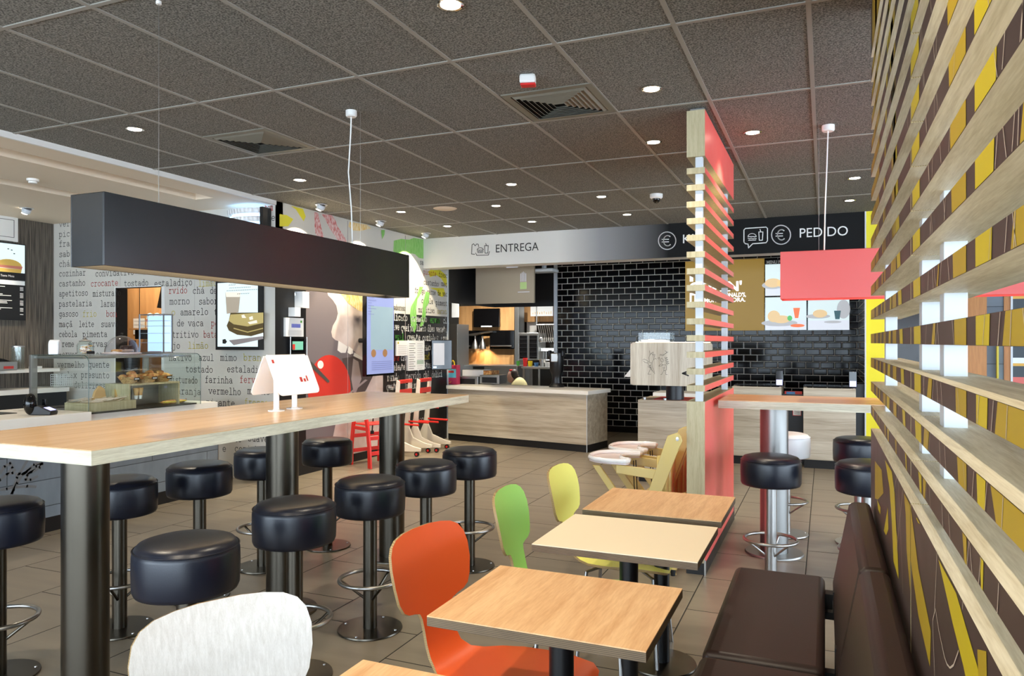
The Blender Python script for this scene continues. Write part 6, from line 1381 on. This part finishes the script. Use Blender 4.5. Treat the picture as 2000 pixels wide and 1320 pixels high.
# ================================================================ RED HIGH CHAIR AND WALKERS ON THE LEFT
def red_chair(label, loc, rz):
    t = thing('high_chair', label, 'high chair', loc, rz)
    for s_ in (-1, 1):
        for (fx, nm) in ((-1, 'leg'), (1, 'leg')):
            MB().prism([(fx*.05, .74), (fx*.11, .74), (fx*.19, .50), (fx*.235, .25), (fx*.25, 0), (fx*.185, 0), (fx*.175, .25), (fx*.13, .50)], s_*.20-.012, s_*.20+.012, 'Y').build(nm, red_paint, t, bevel=.003)
        MB().lathe([(.0001, -.012), (.03, -.012), (.03, .012), (.0001, .012)], (0, 0, 0), 18, None, Matrix.Translation((-.215, s_*.225, .03)) @ Matrix.Rotation(PI/2, 4, 'X')).build('wheel', black_gloss, t)
        MB().box(-.20, .20, s_*.20-.009, s_*.20+.009, .44, .48).build('side_rail', red_paint, t, bevel=.003)
    for (x_, z_) in ((-.20, .15), (-.19, .33), (.20, .15), (.19, .33)): MB().box(x_-.009, x_+.009, -.19, .19, z_, z_+.045).build('crossbar', red_paint, t, bevel=.003)
    MB().box(-.13, .13, -.19, .19, .50, .515).build('seat', red_paint, t, bevel=.004); MB().box(.10, .12, -.19, .19, .62, .74).build('backrest', red_paint, t, bevel=.004); MB().box(-.12, -.10, -.19, .19, .70, .74).build('front_bar', red_paint, t, bevel=.004)
    MB().tube([(-.10, .04, .56), (-.12, .05, .52), (-.14, .05, .40)], .008, 6).box(-.15, -.13, .03, .07, .36, .40).build('strap', black_matte, t)
    return t
red_chair('red painted wooden high chair on wheels in front of the mural', (-5.08, 7.72, 0), R(-25))
def walker(label, loc, rz):
    t = thing('stacked_high_chair', label, 'high chair', loc, rz, 'nested white high chairs with red bars')
    for s_ in (-1, 1):
        MB().prism([(-.02, .30), (.06, .30), (.10, .98), (.05, 1.0)], s_*.18-.012, s_*.18+.012, 'Y').build('side_post', plain('cream_plastic', srgb(226, 218, 202), .4) if 'cream_plastic' not in MATS else MATS['cream_plastic'], t, bevel=.004)
        MB().prism([(-.02, .34), (.06, .34), (.12, .20), (.30, .13), (.40, .11), (.40, .07), (.25, .06), (-.12, .07), (-.12, .12)], s_*.18-.014, s_*.18+.014, 'Y').build('foot', MATS['cream_plastic'], t, bevel=.004)
        for x_ in (.34, -.08):
            MB().lathe([(.0001, -.014), (.032, -.014), (.032, .014), (.0001, .014)], (0, 0, 0), 18, None, Matrix.Translation((x_, s_*.18, .032)) @ Matrix.Rotation(PI/2, 4, 'X')).lathe([(.008, .03), (.008, .08)], (x_, s_*.18, 0), 8).build('castor', black_p, t)
            MB().lathe([(.0001, -.016), (.016, -.016), (.016, .016), (.0001, .016)], (0, 0, 0), 14, None, Matrix.Translation((x_, s_*.18, .032)) @ Matrix.Rotation(PI/2, 4, 'X')).build('red_hub', red_plain, t)
        for z_ in (.62, .42): MB().tube([(.06, s_*.16, z_), (.36, s_*.16, z_-.01)], .013, 10).build('red_arm', red_paint, t)
    MB().box(.07, .10, -.18, .18, .80, .87).build('red_crossbar', red_paint, t, bevel=.004); MB().box(.08, .11, -.18, .18, .95, 1.0).build('red_handle', red_paint, t, bevel=.008)
    return t
walker('white high chair with red bars on castors, front one of the nested pair', (-5.28, 8.62, 0), R(5))
walker('white high chair with red bars on castors, back one of the nested pair', (-5.22, 9.05, 0), R(5))

# ================================================================ WORLD, LIGHT, CAMERA
w = bpy.data.worlds.new('world'); S.world = w; w.use_nodes = True
bg = w.node_tree.nodes['Background']; bg.inputs['Color'].default_value = (.72, .86, 1.0, 1); bg.inputs['Strength'].default_value = 9.0
cam = bpy.data.cameras.new('camera'); co = bpy.data.objects.new('camera', cam); COL.objects.link(co)
cam.sensor_width = 36; cam.lens = 36*F/2000; cam.shift_y = (CY-660)/2000; cam.clip_start = .02
co.location = (0, 0, HC); co.rotation_euler = (PI/2, 0, A)
S.camera = co
S.view_settings.view_transform = 'Standard'; S.view_settings.look = 'None'; S.view_settings.gamma = 1; S.view_settings.use_curve_mapping = False
S.view_settings.exposure = 0.32
S.cycles.max_bounces = 8; S.cycles.diffuse_bounces = 4; S.cycles.glossy_bounces = 4; S.cycles.transmission_bounces = 8; S.cycles.transparent_max_bounces = 8
S.cycles.caustics_reflective = False; S.cycles.caustics_refractive = False; S.cycles.sample_clamp_indirect = 6
S.cycles.use_denoising = True
